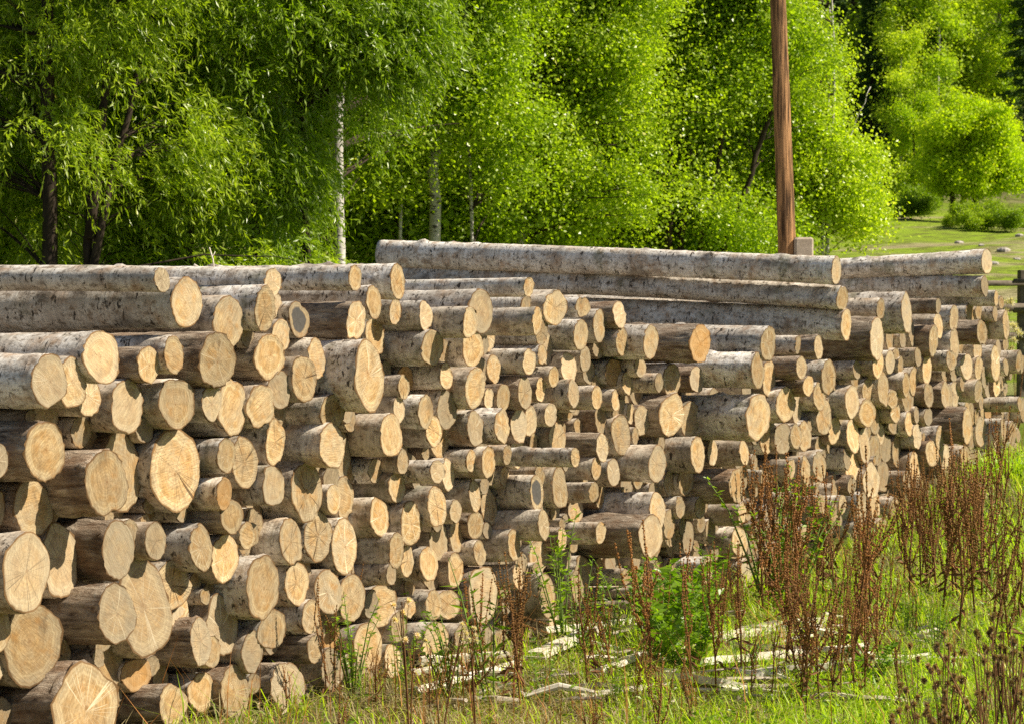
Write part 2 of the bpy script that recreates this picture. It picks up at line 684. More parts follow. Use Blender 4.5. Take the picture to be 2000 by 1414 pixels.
    if kind == 'stained': c = t.mix(t.ramp(r2, [(.62, .92), (.72, .1)]), c, (.075, .08, .09))
    if kind == 'weathered': c = t.mix(.28, c, (.42, .37, .30))
    # rim: inner bark
    c = t.mix(t.ramp(rad, [(.945, 0.), (.965, .85)]), c, (.17, .09, .035))
    val = t.math('ADD', t.math('MULTIPLY', t.math('FRACT', t.math('MULTIPLY', rnd, 7.)), .46), .58)
    c = t.mix(1., c, t.n('ShaderNodeCombineColor', Red=val, Green=t.math('MULTIPLY', val, .975), Blue=t.math('MULTIPLY', val, .88)), 'MULTIPLY')
    h = t.math('ADD', t.math('MULTIPLY', saw, .8), t.math('ADD', t.math('MULTIPLY', grit, .7), t.math('MULTIPLY', thin, -2.)))
    return t.done(t.bsdf(c, .85, t.bump(h, .45, .006), .2))
def m_leaf(name, c1, c2, c3, trans=.4, rough=.42, spec=.5):
    t = NT(name)
    rnd = t.n('ShaderNodeNewGeometry').outputs['Random Per Island']
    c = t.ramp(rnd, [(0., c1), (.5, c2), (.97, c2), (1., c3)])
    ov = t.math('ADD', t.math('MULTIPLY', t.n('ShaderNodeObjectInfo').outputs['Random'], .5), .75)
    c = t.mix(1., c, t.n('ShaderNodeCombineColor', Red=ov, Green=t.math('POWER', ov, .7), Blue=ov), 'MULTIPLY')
    p = t.bsdf(c, rough, None, spec)
    tc = t.mix(1., c, (1.75, 1.9, .55), 'MULTIPLY')
    tr = t.n('ShaderNodeBsdfTranslucent', Color=tc)
    mx = t.n('ShaderNodeMixShader', Fac=trans)
    t.put(mx, 'i1', p.outputs[0]); t.put(mx, 'i2', tr.outputs[0])
    return t.done(mx)
def m_plain(name, a, b, scale=8., rough=.85, stretch=(1, 1, 1), bump=.4, bd=.01, spec=.25, det=5, lo=.3, hi=.7):
    t = NT(name)
    co = t.n('ShaderNodeTexCoord').outputs['Object']
    n = t.noise(t.map(co, stretch), scale, det, .65)
    c = t.ramp(n, [(lo, a), (hi, b)])
    return t.done(t.bsdf(c, rough, t.bump(n, bump, bd), spec))
# ---------------------------------------------------------------- the log stack
BARK = m_bark(); ASPEN = m_bark(aspen=True); ROUGH = m_bark(True)
CUTS = {k: m_cut(k) for k in ('pale', 'orange', 'stained', 'weathered')}
N_ = np.array([.866, -.5, 0]); U_ = np.array([.5, .866, 0])
C0 = float(N_ @ np.array([-2.3, 11.5, 0]))
raw = []; org = None
for ln in LOGDATA.strip().splitlines():
    body, _, ph = ln.partition('|'); f = body.split()
    if f[0] == 'T': org = (float(f[1]), float(f[2]), float(f[3])); continue
    if 'X' in f[5]: continue
    a = [float(x) for x in f[:5]]
    s = org[2]
    raw.append(dict(x0=org[0]+a[0]/s, x1=org[0]+a[1]/s, y0=org[1]+a[2]/s, y1=org[1]+a[3]/s, s=a[4]/s, fl=f[5], ph=ph.strip()))
for r in raw:
    r['cx'] = (r['x0']+r['x1'])/2; r['cy'] = (r['y0']+r['y1'])/2
    r['rx'] = (r['x1']-r['x0'])/2; r['ry'] = (r['y1']-r['y0'])/2
# nearly coincident duplicates (traced twice where tiles overlap)
keep = []
for r in raw:
    if any(abs(r['cx']-q['cx']) < .45*min(r['rx'], q['rx'])+1 and abs(r['cy']-q['cy']) < .35*min(r['ry'], q['ry'])+1 for q in keep): continue
    keep.append(r)
raw = keep
n = len(raw)
DIR = np.array([ray(r['cx'], r['cy']) for r in raw])
dn = DIR @ N_; du = DIR @ U_
def solve_t(p): return (C0+p-N_ @ CAM)/dn
t0 = solve_t(0)
RZ = np.array([r['ry'] for r in raw])/F*t0
RU = np.array([r['rx'] for r in raw])/F*t0/(.5-.866*DIR[:, 0])
ratio = np.clip(RU/RZ, .74, 1.28)
RM = RZ*np.sqrt(ratio); RM = RZ
RU = RZ*ratio; R = np.sqrt(RU*RZ)
k_ = -du/dn     # u decreases by k_ per unit p
prior = []
for r, D in zip(raw, t0):
    sm = r['s']/(.866*F/D)
    p = min(.5, .55*sm)-.08
    if 'L' in r['fl'] or 'A' in r['fl']: p = .05
    if 'A' in r['fl'] and 'L' not in r['fl']: p = .25
    if 'F' in r['fl']: p += .12
    if 'B' in r['fl']: p = -.22
    prior.append(p)
prior = np.array(prior); p = prior.copy()
for it in range(240):
    t = solve_t(p); P = CAM+DIR*t[:, None]
    u = P @ U_; z = P[:, 2]
    dU = u[:, None]-u[None]; dZ = z[:, None]-z[None]
    dist = np.hypot(dU, dZ); S = (R[:, None]+R[None])*.96
    ov = np.maximum(0, S-dist); np.fill_diagonal(ov, 0)
    left = np.array([r['cx'] for r in raw])
    sg = np.where(left[:, None] < left[None], 1., -1.)    # the left one comes forward
    need = ov*np.minimum(1, np.abs(dU)/(dist+1e-6)+.15)
    f = (need*sg).sum(1)/k_*.22
    p = p+np.clip(f, -.05, .05)+(prior-p)*.02
    p = np.clip(p, -.75, .85)
t = solve_t(p); P = CAM+DIR*t[:, None]
RZ = RZ*t/t0; RU = RU*t/t0; R = np.sqrt(RU*RZ)
UU = P @ U_; ZZ = P[:, 2]
def log_mesh(seed, ru, rz, L, rough, long_, double, kind, taper, asp=False):
    rs = RS(seed); K = 40 if max(ru, rz) > .1 else 32
    ph = np.arange(K)/K*2*math.pi
    out = np.ones(K)
    for k, a in ((2, .02), (3, .028), (4, .022), (5, .016), (7, .012), (11, .008)):
        out += a*rs.randn()*np.cos(k*ph+rs.rand()*6.28)
    if double: out -= .22*np.exp(-(((ph-math.pi/2+math.pi) % (2*math.pi)-math.pi)/.22)**2)+.12*np.exp(-(((ph-3*math.pi/2+math.pi) % (2*math.pi)-math.pi)/.3)**2)
    elif rs.rand() < .22:
        f0 = rs.rand()*6.28; out -= .13*np.exp(-(((ph-f0+math.pi) % (2*math.pi)-math.pi)/.25)**2)
    cy, cz = np.cos(ph), np.sin(ph)
    if long_: xs = -np.concatenate([[0, .012, .04], np.linspace(.07, L, 120)])
    else: xs = -np.concatenate([[0, .012, .04], np.linspace(.09, .9, 12), np.linspace(1.2, L, 7)])
    ta, tb = rs.uniform(-.09, .09, 2)
    flare = rs.uniform(.0, .07)*np.exp(xs/.3)
    sc = 1+flare-taper*(-xs/L)
    X = xs[:, None]*np.ones(K)
    rr = out[None]*sc[:, None]*np.ones((len(xs), K))
    nk = rs.poisson(20 if long_ else 4); kn = np.zeros(rr.shape)
    if rs.rand() < .5:      # ragged peeling rim near the cut
        f0 = rs.rand()*6.28; rr[:5] += .05*np.exp(-(((ph-f0+math.pi) % 6.283-math.pi)/.5)**2)[None]*np.array([1, 1.2, .9, .5, .2])[:, None]
    for _ in range(nk):
        xk = -rs.uniform(.1, L if long_ else 1.0); f0 = rs.rand()*6.28
        if long_ and rs.rand() < .5: f0 = rs.uniform(.4*math.pi, 1.1*math.pi)
        w = rs.uniform(.02, .05); hk = rs.uniform(.05, .16)
        if long_ and rs.rand() < .6: w = rs.uniform(.014, .028); hk = rs.uniform(.12, .30)
        dphi = (ph[None]-f0+math.pi) % (2*math.pi)-math.pi
        d2 = ((X-xk)/(w*1.3))**2+(dphi*max(ru, rz)/w)**2; rr += hk*np.exp(-d2); kn = np.maximum(kn, np.exp(-d2*.55))
    rr += (.012 if not rough else .028)*rs.randn(*rr.shape)*np.where(xs < -.001, 1, .6)[:, None]
    bend = rs.randn(2)*.012*L/4.6
    by = bend[0]*np.sin(-xs*1.1); bz = bend[1]*np.sin(-xs*.9)
    Y = rr*ru*cy+by[:, None]; Z = rr*rz*cz+bz[:, None]
    X = X+np.exp(xs/.06)[:, None]*(ta*Y+tb*Z)
    X[0] += rs.randn(K)*.004; X[1:3] += rs.randn(2, K)*.003
    Y[0] *= 1+.012*rs.randn(K); Z[0] *= 1+.012*rs.randn(K)
    V = np.stack([X, Y, Z], -1).reshape(-1, 3)
    m = len(xs); i = np.arange(m-1)[:, None]*K; j = np.arange(K)[None]; j2 = (j+1) % K
    q = np.stack([i+j, i+K+j, i+K+j2, i+j2], -1).reshape(-1, 4)
    e = (m-1)*K; jj = np.arange(K); jn = (jj+1) % K
    V = np.vstack([V, [V[e:e+K].mean(0)]])
    cap = np.stack([e+jj, np.full(K, m*K), e+jn], -1)
    mi = np.concatenate([np.zeros(len(q)), np.ones(K)])
    me = mesh_np('log', V, [q, cap], [ROUGH if rough else ASPEN if asp else BARK, CUTS['weathered']], mi, True)
    ka = me.attributes.new('knot', 'FLOAT', 'POINT'); ka.data.foreach_set('value', np.append(kn.ravel(), 0).astype(np.float32))
    # cut face
    radii = [0, .2, .45, .7, .88, .955, 1.]
    ring = V[:K]*1.0; cen = np.array([rs.uniform(-.12, .12)*ru, rs.uniform(-.12, .12)*rz])
    VV = [[ta*cen[0]+tb*cen[1], cen[0], cen[1]]]; rad = [0]
    for rdi in radii[1:]:
        yz = cen+(ring[:, 1:]-cen)*rdi
        x = ta*yz[:, 0]+tb*yz[:, 1]
        x = x+rs.randn(K)*.0012+.004*(1-rdi)*rs.uniform(-1, 1)
        if rdi == 1.: x = ring[:, 0]
        elif rdi > .9: x = x+.002
        VV += np.column_stack([x, yz]).tolist(); rad += [rdi]*K
    VV = np.array(VV)
    VV[:, 0] += .0015
    tri = np.stack([np.zeros(K, int), 1+jj, 1+jn], -1)
    qs = np.concatenate([np.stack([1+a*K+jj, 1+(a+1)*K+jj, 1+(a+1)*K+jn, 1+a*K+jn], -1) for a in range(len(radii)-2)])
    cm = mesh_np('cut_face', VV, [tri, qs], [CUTS[kind]], None, True)
    at_ = cm.attributes.new('rad', 'FLOAT', 'POINT'); at_.data.foreach_set('value', np.array(rad, np.float32))
    return me, cm
order = sorted(range(n), key=lambda i: -(raw[i]['rx']*raw[i]['ry']*(.45 if 'B' in raw[i]['fl'] else 1.)*(30 if raw[i]['ph'] else 1)))
single = set(order[:298])
import bisect
# ---- labels
def size_word(r):
    for lim, w in ((.068, 'slender'), (.088, 'small'), (.115, 'medium'), (.15, 'thick')):
        if r < lim: return w
    return 'very thick'
LM = [i for i in range(n) if raw[i]['ph']]
buck = {}
for i in single:
    if raw[i]['ph']: continue
    r = raw[i]
    j = min(LM, key=lambda q: math.hypot(raw[q]['cx']-r['cx'], .8*(raw[q]['cy']-r['cy'])))
    ang = math.degrees(math.atan2(-(r['cy']-raw[j]['cy']), r['cx']-raw[j]['cx'])) % 360
    d8 = ['right of', 'up and right of', 'above', 'up and left of', 'left of', 'down and left of', 'below', 'down and right of'][int((ang+22.5)//45) % 8]
    buck.setdefault((j, d8), []).append((math.hypot(raw[j]['cx']-r['cx'], raw[j]['cy']-r['cy']), i))
ORD = ['nearest', 'second', 'third', 'fourth', 'fifth', 'sixth', 'seventh', 'eighth', 'ninth', 'tenth', 'eleventh', 'twelfth', 'thirteenth', 'fourteenth', 'fifteenth']
lab = {}
for (j, d8), L in buck.items():
    L.sort()
    sh = raw[j]['ph'].split()
    for k, (_, i) in enumerate(L):
        o = '' if len(L) == 1 else ORD[min(k, 14)]+' '
        lab[i] = (o+size_word(R[i])+' log '+d8+' the '+raw[j]['ph'])
        w = lab[i].split()
        if len(w) > 16: lab[i] = ' '.join(w[:16])
mats_rng = random.Random(5)
stuff_parts = []
def orient(i, tilt):
    yaw = math.atan2(N_[1], N_[0])+math.radians(mats_rng.uniform(-2.2, 2.2))
    nx = Matrix.Rotation(yaw, 4, 'Z') @ Matrix.Rotation(-math.atan(tilt), 4, 'Y')
    return nx
TILT = {'longest topmost': -.030, 'second long log': -.036, 'third long log': -.026, 'topmost log at right': .05,
        'long dark-flecked': .05, 'thin long log': 0., 'topmost long log': .015, 'slender log lying': .02}
for i in range(n):
    r = raw[i]; fl = r['fl']
    zr = P[i][2]-H; tilt = max(-.02, -1.12*zr*.5/P[i][1])
    for kk, vv in TILT.items():
        if r['ph'].startswith(kk): tilt = vv
    kind = 'orange' if 'O' in fl else 'stained' if 'S' in fl else ('weathered' if mats_rng.random() < .25 else 'pale')
    rough = 'R' in fl or (not fl.strip('BFD-') and mats_rng.random() < .12)
    L = 4.6; taper = mats_rng.uniform(-.10, .16)
    if r['ph'].startswith('longest'): L = 4.25; taper = -.14
    if r['ph'].startswith('second long'): taper = -.06
    if r['ph'].startswith('topmost log at right'): taper = .40
    long_ = 'L' in fl or 'A' in fl
    me, cm = log_mesh(i*7+3, RU[i], RZ[i], L, rough, long_, 'D' in fl, kind, taper, long_ or (P[i][2] > 1.75 and i % 3 > 0) or i % 5 == 0)
    M = Matrix.Translation(Vector(P[i])) @ orient(i, tilt)
    if i in single:
        o = empty('log'); o.matrix_world = M; link('bark', me, o)
        tag(o, r['ph'] if r['ph'] else lab[i], 'log', 'cut logs stacked in the long pile')
        link('cut_face', cm, o)
    else:
        stuff_parts.append((me, cm, M))
# ---- small logs filling the gaps (hidden or nearly so)
rs = RS(77)
allU = list(UU); allZ = list(ZZ); allR = list(R)
ub = np.linspace(-1.2, 13.6, 60)
top = np.array([max([ZZ[i]+R[i]*.2 for i in range(n) if abs(UU[i]-b) < .22 and 'L' not in raw[i]['fl']] or [0]) for b in ub])
top = np.where(top < .5, 1.7, top); top = np.minimum(top, np.minimum(np.roll(top, 1), np.roll(top, -1)))
U0 = UU.min()
nf = 0
for k in range(26000):
    uu = rs.uniform(U0-1.2, UU.max()+.1); rr = rs.uniform(.05, .13) if k < 9000 else rs.uniform(.038, .08)
    px_ = C0*N_+uu*U_
    g = float(ground(px_[0], px_[1])); zz = rs.uniform(g+.02, 2.2)
    tp = np.interp(uu, ub+0., top)
    if zz+rr > tp-.16: continue
    lx = 1. if k < 9000 else .90
    d = np.hypot(np.array(allU)-uu, np.array(allZ)-zz)-np.array(allR)*.93*lx-rr*.97*lx
    if d.min() < 0: continue
    allU.append(uu); allZ.append(zz); allR.append(rr)
    seen = not any(abs(uu-UU[i]) < .5 and abs(zz-ZZ[i]) < .3 for i in range(n))
    pp = rs.uniform(-.05, .1) if seen else (rs.uniform(-.3, -.15) if k < 9000 else rs.uniform(-.35, -.1))
    pos = N_*(C0+pp)+U_*uu; pos[2] = zz
    me, cm = log_mesh(9000+k, rr*rs.uniform(.9, 1.1), rr, 4.2, rs.rand() < .2, False, False, 'pale' if rs.rand() < .7 else 'weathered', .05)
    stuff_parts.append((me, cm, Matrix.Translation(Vector(pos)) @ orient(0, max(.02, (H-zz)*.55/max(11, pos[1]))))); nf += 1
print('logs traced', n, 'singles', len(single), 'fillers', nf, 'total verts', sum(len(a.vertices) for a, b, c in stuff_parts))
def join_meshes(items, name, mats):
    VV = []; P3 = {}; base = 0; rads = []
    blocks = []; idx = []
    vs = []; loops = []; tots = []; mi = []; rd = []
    for me, M, mo in items:
        nv = len(me.vertices); co = np.empty(nv*3, np.float32); me.vertices.foreach_get('co', co); co = co.reshape(-1, 3)
        M = np.array(M); co = co @ M[:3, :3].T+M[:3, 3]
        li = np.empty(len(me.loops), np.int32); me.loops.foreach_get('vertex_index', li)
        lt = np.empty(len(me.polygons), np.int32); me.polygons.foreach_get('loop_total', lt)
        m_ = np.empty(len(me.polygons), np.int32); me.polygons.foreach_get('material_index', m_)
        vs.append(co); loops.append(li+base); tots.append(lt); mi.append(np.array([mo[x] for x in m_], np.int32)); base += nv
        if 'rad' in me.attributes:
            a = np.empty(nv, np.float32); me.attributes['rad'].data.foreach_get('value', a); rd.append(a)
        else: rd.append(np.zeros(nv, np.float32))
    out = bpy.data.meshes.new(name)
    V = np.concatenate(vs); out.vertices.add(len(V)); out.vertices.foreach_set('co', V.ravel())
    Lp = np.concatenate(loops); T = np.concatenate(tots)
    out.loops.add(len(Lp)); out.loops.foreach_set('vertex_index', Lp)
    out.polygons.add(len(T)); out.polygons.foreach_set('loop_start', np.concatenate([[0], np.cumsum(T)[:-1]]).astype(np.int32))
    out.polygons.foreach_set('loop_total', T); out.polygons.foreach_set('material_index', np.concatenate(mi))
    out.polygons.foreach_set('use_smooth', np.ones(len(T), bool))
    for m in mats: out.materials.append(m)
    a = out.attributes.new('rad', 'FLOAT', 'POINT'); a.data.foreach_set('value', np.concatenate(rd))
    out.update(calc_edges=True)
    return out
# the small rest of the stack is one mass; its cut faces use a copy of the material keyed on position
mats = [BARK, ROUGH, CUTS['pale'], CUTS['weathered'], CUTS['orange'], ASPEN]
items = []
for me, cm, M in stuff_parts:
    items.append((me, M, [{BARK.name: 0, ROUGH.name: 1, ASPEN.name: 5}[me.materials[0].name], 3]))
    nm = cm.materials[0].name
    items.append((cm, M, [3 if 'weather' in nm else 4 if 'orange' in nm else 2]))
so = link('small_logs', join_meshes(items, 'small_logs', mats))
tag(so, 'many small half-hidden log ends packed between the larger logs', 'logs', 'cut logs stacked in the long pile', 'stuff')
for me, cm, M in stuff_parts:
    bpy.data.meshes.remove(me); bpy.data.meshes.remove(cm)
# ---------------------------------------------------------------- ground
def m_ground():
    t = NT('ground_soil_and_turf')
    co = t.n('ShaderNodeTexCoord').outputs['Object']
    a = t.noise(co, .9, 5, .6); b = t.noise(co, 14., 6, .75)
    soil = t.ramp(b, [(.3, (.045, .032, .018)), (.55, (.13, .10, .055)), (.75, (.24, .20, .12))])
    turf = t.ramp(b, [(.3, (.10, .16, .012)), (.55, (.24, .34, .025)), (.75, (.38, .44, .05))])
    sep = t.n('ShaderNodeSeparateXYZ', Vector=co)
    far = t.ramp(t.math('MULTIPLY', t.math('SUBTRACT', sep.outputs[1], 24.), .08), [(0., 0.), (1., .35)])
    c = t.mix(t.ramp(t.math('ADD', a, far), [(.42, 0.), (.56, 1.)]), soil, t.mix(t.ramp(far, [(0., .25), (.35, 1.)]), (.05, .06, .015), turf))
    path = t.noise(t.map(co, (.25, 1, 1)), .55, 4, .6)
    farm = t.ramp(t.math('MULTIPLY', t.math('SUBTRACT', sep.outputs[1], 26.), .1), [(0., 0.), (1., 1.)])
    c = t.mix(t.math('MULTIPLY', farm, t.ramp(path, [(.50, 0.), (.60, .85)])), c, (.34, .28, .17))
    pat = t.noise(co, 1.9, 6, .7)
    c = t.mix(t.math('MULTIPLY', farm, t.ramp(pat, [(.46, 0.), (.6, .8)])), c, (.11, .11, .03))
    wood = t.ramp(t.math('MULTIPLY', t.math('SUBTRACT', sep.outputs[1], 84.), .1), [(0., 0.), (1., .9)])
    c = t.mix(wood, c, (.035, .035, .018))
    return t.done(t.bsdf(c, .95, t.bump(b, .8, .04), .1))
def warp(a, b, n, c, k):      # spacing finer round c
    s = np.linspace(-1, 1, n); v = np.sinh(s*k)/math.sinh(k)
    return c+np.where(v < 0, v*(c-a), v*(b-c))
gx = warp(-170, 170, 170, 2, 3.2); gy = warp(-60, 280, 200, 18, 3.0)
X, Y = np.meshgrid(gx, gy); Z = ground(X, Y)
V = np.stack([X, Y, Z], -1).reshape(-1, 3)
i = np.arange(199)[:, None]*170; j = np.arange(169)[None]
q = np.stack([i+j, i+j+1, i+170+j+1, i+170+j], -1).reshape(-1, 4)
tag(link('ground', mesh_np('ground', V, [q], [m_ground()], None, True)), kind='structure')
# ---------------------------------------------------------------- trees
BIRCHBARK = None
def m_birch():
    t = NT('birch_bark'); co = t.n('ShaderNodeTexCoord').outputs['Object']
    n1 = t.noise(t.map(co, (9, 9, 34)), 1., 3, .6, .3)
    n2 = t.noise(co, 5., 4, .6)
    c = t.ramp(n2, [(.3, (.34, .31, .28)), (.65, (.58, .55, .51))])
    c = t.mix(t.ramp(n1, [(.56, 0.), (.61, .95)]), c, (.03, .025, .02))
    return t.done(t.bsdf(c, .7, t.bump(n1, .3, .01)))
M_BIRCH = m_birch()
M_DARKBARK = m_plain('dark_tree_bark', (.012, .009, .006), (.075, .052, .034), 14., .9, (1, 1, .3), .8, .02)
LF_WILLOW = m_leaf('willow_leaves', (.15, .23, .010), (.30, .40, .018), (.54, .54, .17), .42, .36, .6)
LF_BIRCH = m_leaf('birch_leaves', (.20, .285, .012), (.36, .46, .023), (.60, .56, .15), .45, .36, .55)
LF_YEL = m_leaf('bright_leaves', (.30, .40, .010), (.43, .53, .012), (.62, .58, .03), .45, .5, .3)
LF_FARB = m_leaf('far_birch_leaves', (.26, .37, .02), (.42, .51, .03), (.55, .54, .06), .42, .5, .3)
LF_CON = m_leaf('conifer_needles', (.04, .08, .018), (.08, .145, .03), (.14, .20, .05), .15, .6, .2)
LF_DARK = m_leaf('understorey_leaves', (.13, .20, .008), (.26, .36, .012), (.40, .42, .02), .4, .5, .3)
def crown_pts(rs, ell):
    out = []; cen = []
    for (cx, cy, cz, rx, ry, rz, k) in ell:
        nb = max(3, k//15); d = unit(rs.randn(nb, 3)); r = rs.rand(nb)**.4
        c = np.array([cx, cy, cz]); R3 = np.array([rx, ry, rz]); bc = c+d*r[:, None]*R3*.97
        w_ = rs.rand(nb)**.6+.15; pick = rs.choice(nb, k, p=w_/w_.sum())
        tilt_ = rs.randn(nb, 3)*.12; along = rs.randn(k)[:, None]
        dirb = unit(d*np.array([1, 1, .3])+rs.randn(nb, 3)*.3+np.array([0, 0, .25]))
        o_ = bc[pick]+rs.randn(k, 3)*.13*min(rx, rz)**.7+dirb[pick]*along*.24*min(rx, rz)**.7
        out.append(o_); cen.append(np.repeat(c[None], k, 0))
    return np.vstack(out), np.vstack(cen)
def make_tree(name, base, stems, ell, style, seed, leaf, bark, L, W, per, sig, label=None, group=None, keep=None, limb_every=4, twig=.010, D0=None):
    rs = RS(seed); base = np.array([base[0], base[1], float(ground(base[0], base[1]))])
    if D0:
        kk = base[1]/D0; g0_ = .05*(D0-26)+.5
        zf = lambda z: z if z < .5 else H+(z+g0_-H)*kk-base[2]
        ell = [(a*kk, b, zf(c), d*kk, e*kk, f*kk, n_) for a, b, c, d, e, f, n_ in ell]
        stems = [([(p_[0], p_[1], zf(p_[2])) for p_ in pts], r0, r1) for pts, r0, r1 in stems]
    root = empty(name, base)
    tag(root, label, 'tree' if style != 'bush' else 'bush', group)
    mb = MB(); allp = []
    for pts, r0, r1 in stems:
        pts = np.asarray(pts, float); m = 14
        s = np.linspace(0, len(pts)-1, m); ii = np.minimum(s.astype(int), len(pts)-2); fr = (s-ii)[:, None]
        pp = pts[ii]*(1-fr)+pts[ii+1]*fr + rs.randn(m, 3)*.025*np.linspace(0, 1, m)[:, None]
        mb.tube(pp, np.linspace(r0, r1, m), 9, True, .03, rs); allp.append(pp)
    allp = np.vstack(allp); br = MB()
    C, cen = crown_pts(rs, ell)
    gz = ground(C[:, 0]+base[0], C[:, 1]+base[1])-base[2]
    C = C[C[:, 2] > gz+.25] if len(C) else C
    cen = np.repeat(np.array([e[:3] for e in ell]).mean(0)[None], len(C), 0)
    if keep is not None:
        k = keep(C+base); C = C[k]; cen = cen[k]
    for c in C[::limb_every]:
        cand = allp[allp[:, 2] < c[2]-.15] if (allp[:, 2] < c[2]-.15).any() else allp[:1]
        a = cand[np.argmin(((cand-c)**2).sum(1)+.6*(c[2]-cand[:, 2])**2*.5)]
        mid = (a+c)/2+np.array([0, 0, .12])*np.linalg.norm(c-a)+rs.randn(3)*.05
        s = np.linspace(0, 1, 7)[:, None]
        pp = a*(1-s)**2+2*mid*s*(1-s)+c*s*s+rs.randn(7, 3)*.012
        d = np.linalg.norm(c-a)
        br.tube(pp, np.linspace(twig*(.45+.5*d), .0025, 7), 5, False)
    link('trunk', mb.mesh('trunk', [bark], True), root)
    if br.n: link('branches', br.mesh('branches', [M_DARKBARK], True), root)
    lb = MB(); n = len(C)
    if style in ('birch', 'bush'):
        cc = np.repeat(C, per, 0); N = len(cc)
        sg = sig*(.6+.8*rs.rand(n)); off = rs.randn(N, 3)*np.repeat(sg, per)[:, None]*np.array([1, 1, .8])
        pos = cc+off
        dr = unit(np.column_stack([rs.randn(N)*.8, rs.randn(N)*.8, -rs.rand(N)*1.4+.25]))
        s_ = .7+.6*rs.rand(N)
        leaves(lb, pos, dr, L*s_, W*s_, rs, None, .12)
    elif style == 'willow':
        ns = 7; nl = max(4, per//ns)
        out = unit((C-cen)*np.array([1, 1, .25])+np.array([.5, 0, 0])*.8)
        st = np.repeat(C, ns, 0)+rs.randn(n*ns, 3)*sig*.45
        dd = unit(np.repeat(out, ns, 0)*.8+rs.randn(n*ns, 3)*.55+np.array([.18, 0, .10]))
        ln = .22+.36*rs.rand(n*ns)
        s = (np.arange(nl)+.5)/nl
        droop = .35+.8*rs.rand(n*ns)
        pos = st[:, None]+dd[:, None]*(ln[:, None]*s)[..., None]
        pos[..., 2] -= (droop*ln)[:, None]*s**1.8
        tan = dd[:, None]*np.ones((1, nl, 1)); tan = tan.copy(); tan[..., 2] -= 1.8*droop[:, None]*s**.8
        N = n*ns*nl
        tan = unit(tan.reshape(N, 3)); pos = pos.reshape(N, 3)+rs.randn(N, 3)*.012
        dr = unit(tan+.75*rs.randn(N, 3)+np.array([.0, 0, -.3])); s_ = .65+.6*rs.rand(N)
        leaves(lb, pos, dr, L*s_, W*s_, rs, None, .12)
    elif style == 'conifer':
        # whorled boughs: C unused, boughs from the trunk
        hgt = allp[:, 2].max(); N = per; h = rs.rand(N)**.75; h = .06+.94*h
        hh = h*hgt; rad = (1-h)**.85*ell[0][3]+.08
        tier = (hh*2.1).astype(int); az = rs.randint(0, 9, N)*.698+tier*1.3+rs.randn(N)*.13
        rr = rad*np.sqrt(rs.rand(N))*(.75+.3*np.sin(tier*2.7+np.round(az)))
        pos = np.column_stack([np.cos(az)*rr, np.sin(az)*rr, tier/2.1-.20*rr+rs.randn(N)*.07+.1])
        dr = unit(np.column_stack([np.cos(az), np.sin(az), -.45*np.ones(N)])+.5*rs.randn(N, 3))
        s_ = .6+.8*rs.rand(N)
        leaves(lb, pos, dr, L*s_, W*s_, rs, None, .2)
    link('crown', lb.mesh('crown', [leaf]), root)
    return root
def copy_tree(root, x, y, rz, sc, label=None):
    r = root.copy(); COL.objects.link(r)
    r.location = (x, y, float(ground(x, y))-.05); r.rotation_euler = (0, 0, rz); r.scale = (sc, sc, sc*(.95+.1*math.sin(x)))
    for ch in root.children:
        c = ch.copy(); COL.objects.link(c); c.parent = r
    if label: r['label'] = label
    return r
def X_(px, D): return (px-1000)/F*D
FG = 'trees standing behind the log pile'
def slope_edge(P):      # the sunny side of the near trees falls away evenly to the right
    px = 1000+P[:, 0]/P[:, 1]*F; py = 480-(P[:, 2]-H)/P[:, 1]*F
    return px < 1590+.40*(py-60)+25*np.sin(P[:, 2]*4.)
# willows at left
D = 26.
def stem(px0, px1, z1, D, r0, r1, xb, z0=0., curve=0.):
    x0 = X_(px0, D)-xb; x1 = X_(px1, D)-xb
    return ([(x0, 0, z0-.1), (x0*.7+x1*.3+curve*.4, .05, z0+(z1-z0)*.35), (x0*.35+x1*.65+curve*.6, .1, z0+(z1-z0)*.68), (x1, .12, z1)], r0, r1)
b = X_(100, D)
make_tree('willow_tree', (b, D), [stem(100, 88, 7.4, D, .095, .04, b), stem(172, 175, 2.9, D, .06, .04, b), stem(176, 275, 6.2, D, .055, .02, b, 2.0), stem(165, 330, 5.0, D, .05, .015, b, 1.2)],
          [(-1.0, 1.2, 4.6, 2.5, 1.4, 3.1, 480), (.9, -.1, 4.9, 1.35, 1.2, 2.9, 330), (.3, .9, 2.0, 2.3, 1.2, 1.6, 240), (-.2, -.9, 4.6, 1.2, .5, 1.0, 40)], 'willow', 11, LF_WILLOW, M_DARKBARK, .085, .019, 140, .24,
          'dark-stemmed willow with drooping narrow leaves at the far left', FG, D0=28.5,
          keep=lambda P: ~(((np.abs(P[:, 0]-X_(97, 26.)) < .09) | (np.abs(P[:, 0]-X_(185, 26.)) < .06)) & (P[:, 1] < 26.2) & (P[:, 2] < 4.4)))
D = 27.; b = X_(470, D)
make_tree('willow_tree', (b, D+.6), [stem(500, 440, 6.8, D, .07, .03, b), stem(330, 420, 5.5, D, .06, .02, b), stem(600, 560, 6.0, D, .05, .02, b)],
          [(-.1, .1, 5.3, 1.7, 1.3, 2.2, 560), (1.0, -.3, 4.5, 1.15, .9, 1.0, 260), (-.5, .3, 2.6, 1.5, 1.1, 1.5, 330), (.75, .3, 2.6, .85, .7, .8, 120), (1.35, -.2, 3.9, .55, .5, .45, 60), (.2, .5, 7.4, 1.7, 1.2, 1.3, 250)], 'willow', 12, LF_WILLOW, M_DARKBARK, .085, .020, 150, .20,
          'sunlit willow whose cascading boughs hang beside the birch trunk', FG,
          keep=lambda P: ~((P[:, 0] > X_(605, 27.5)) & (P[:, 2] < 3.75)), D0=27.5)
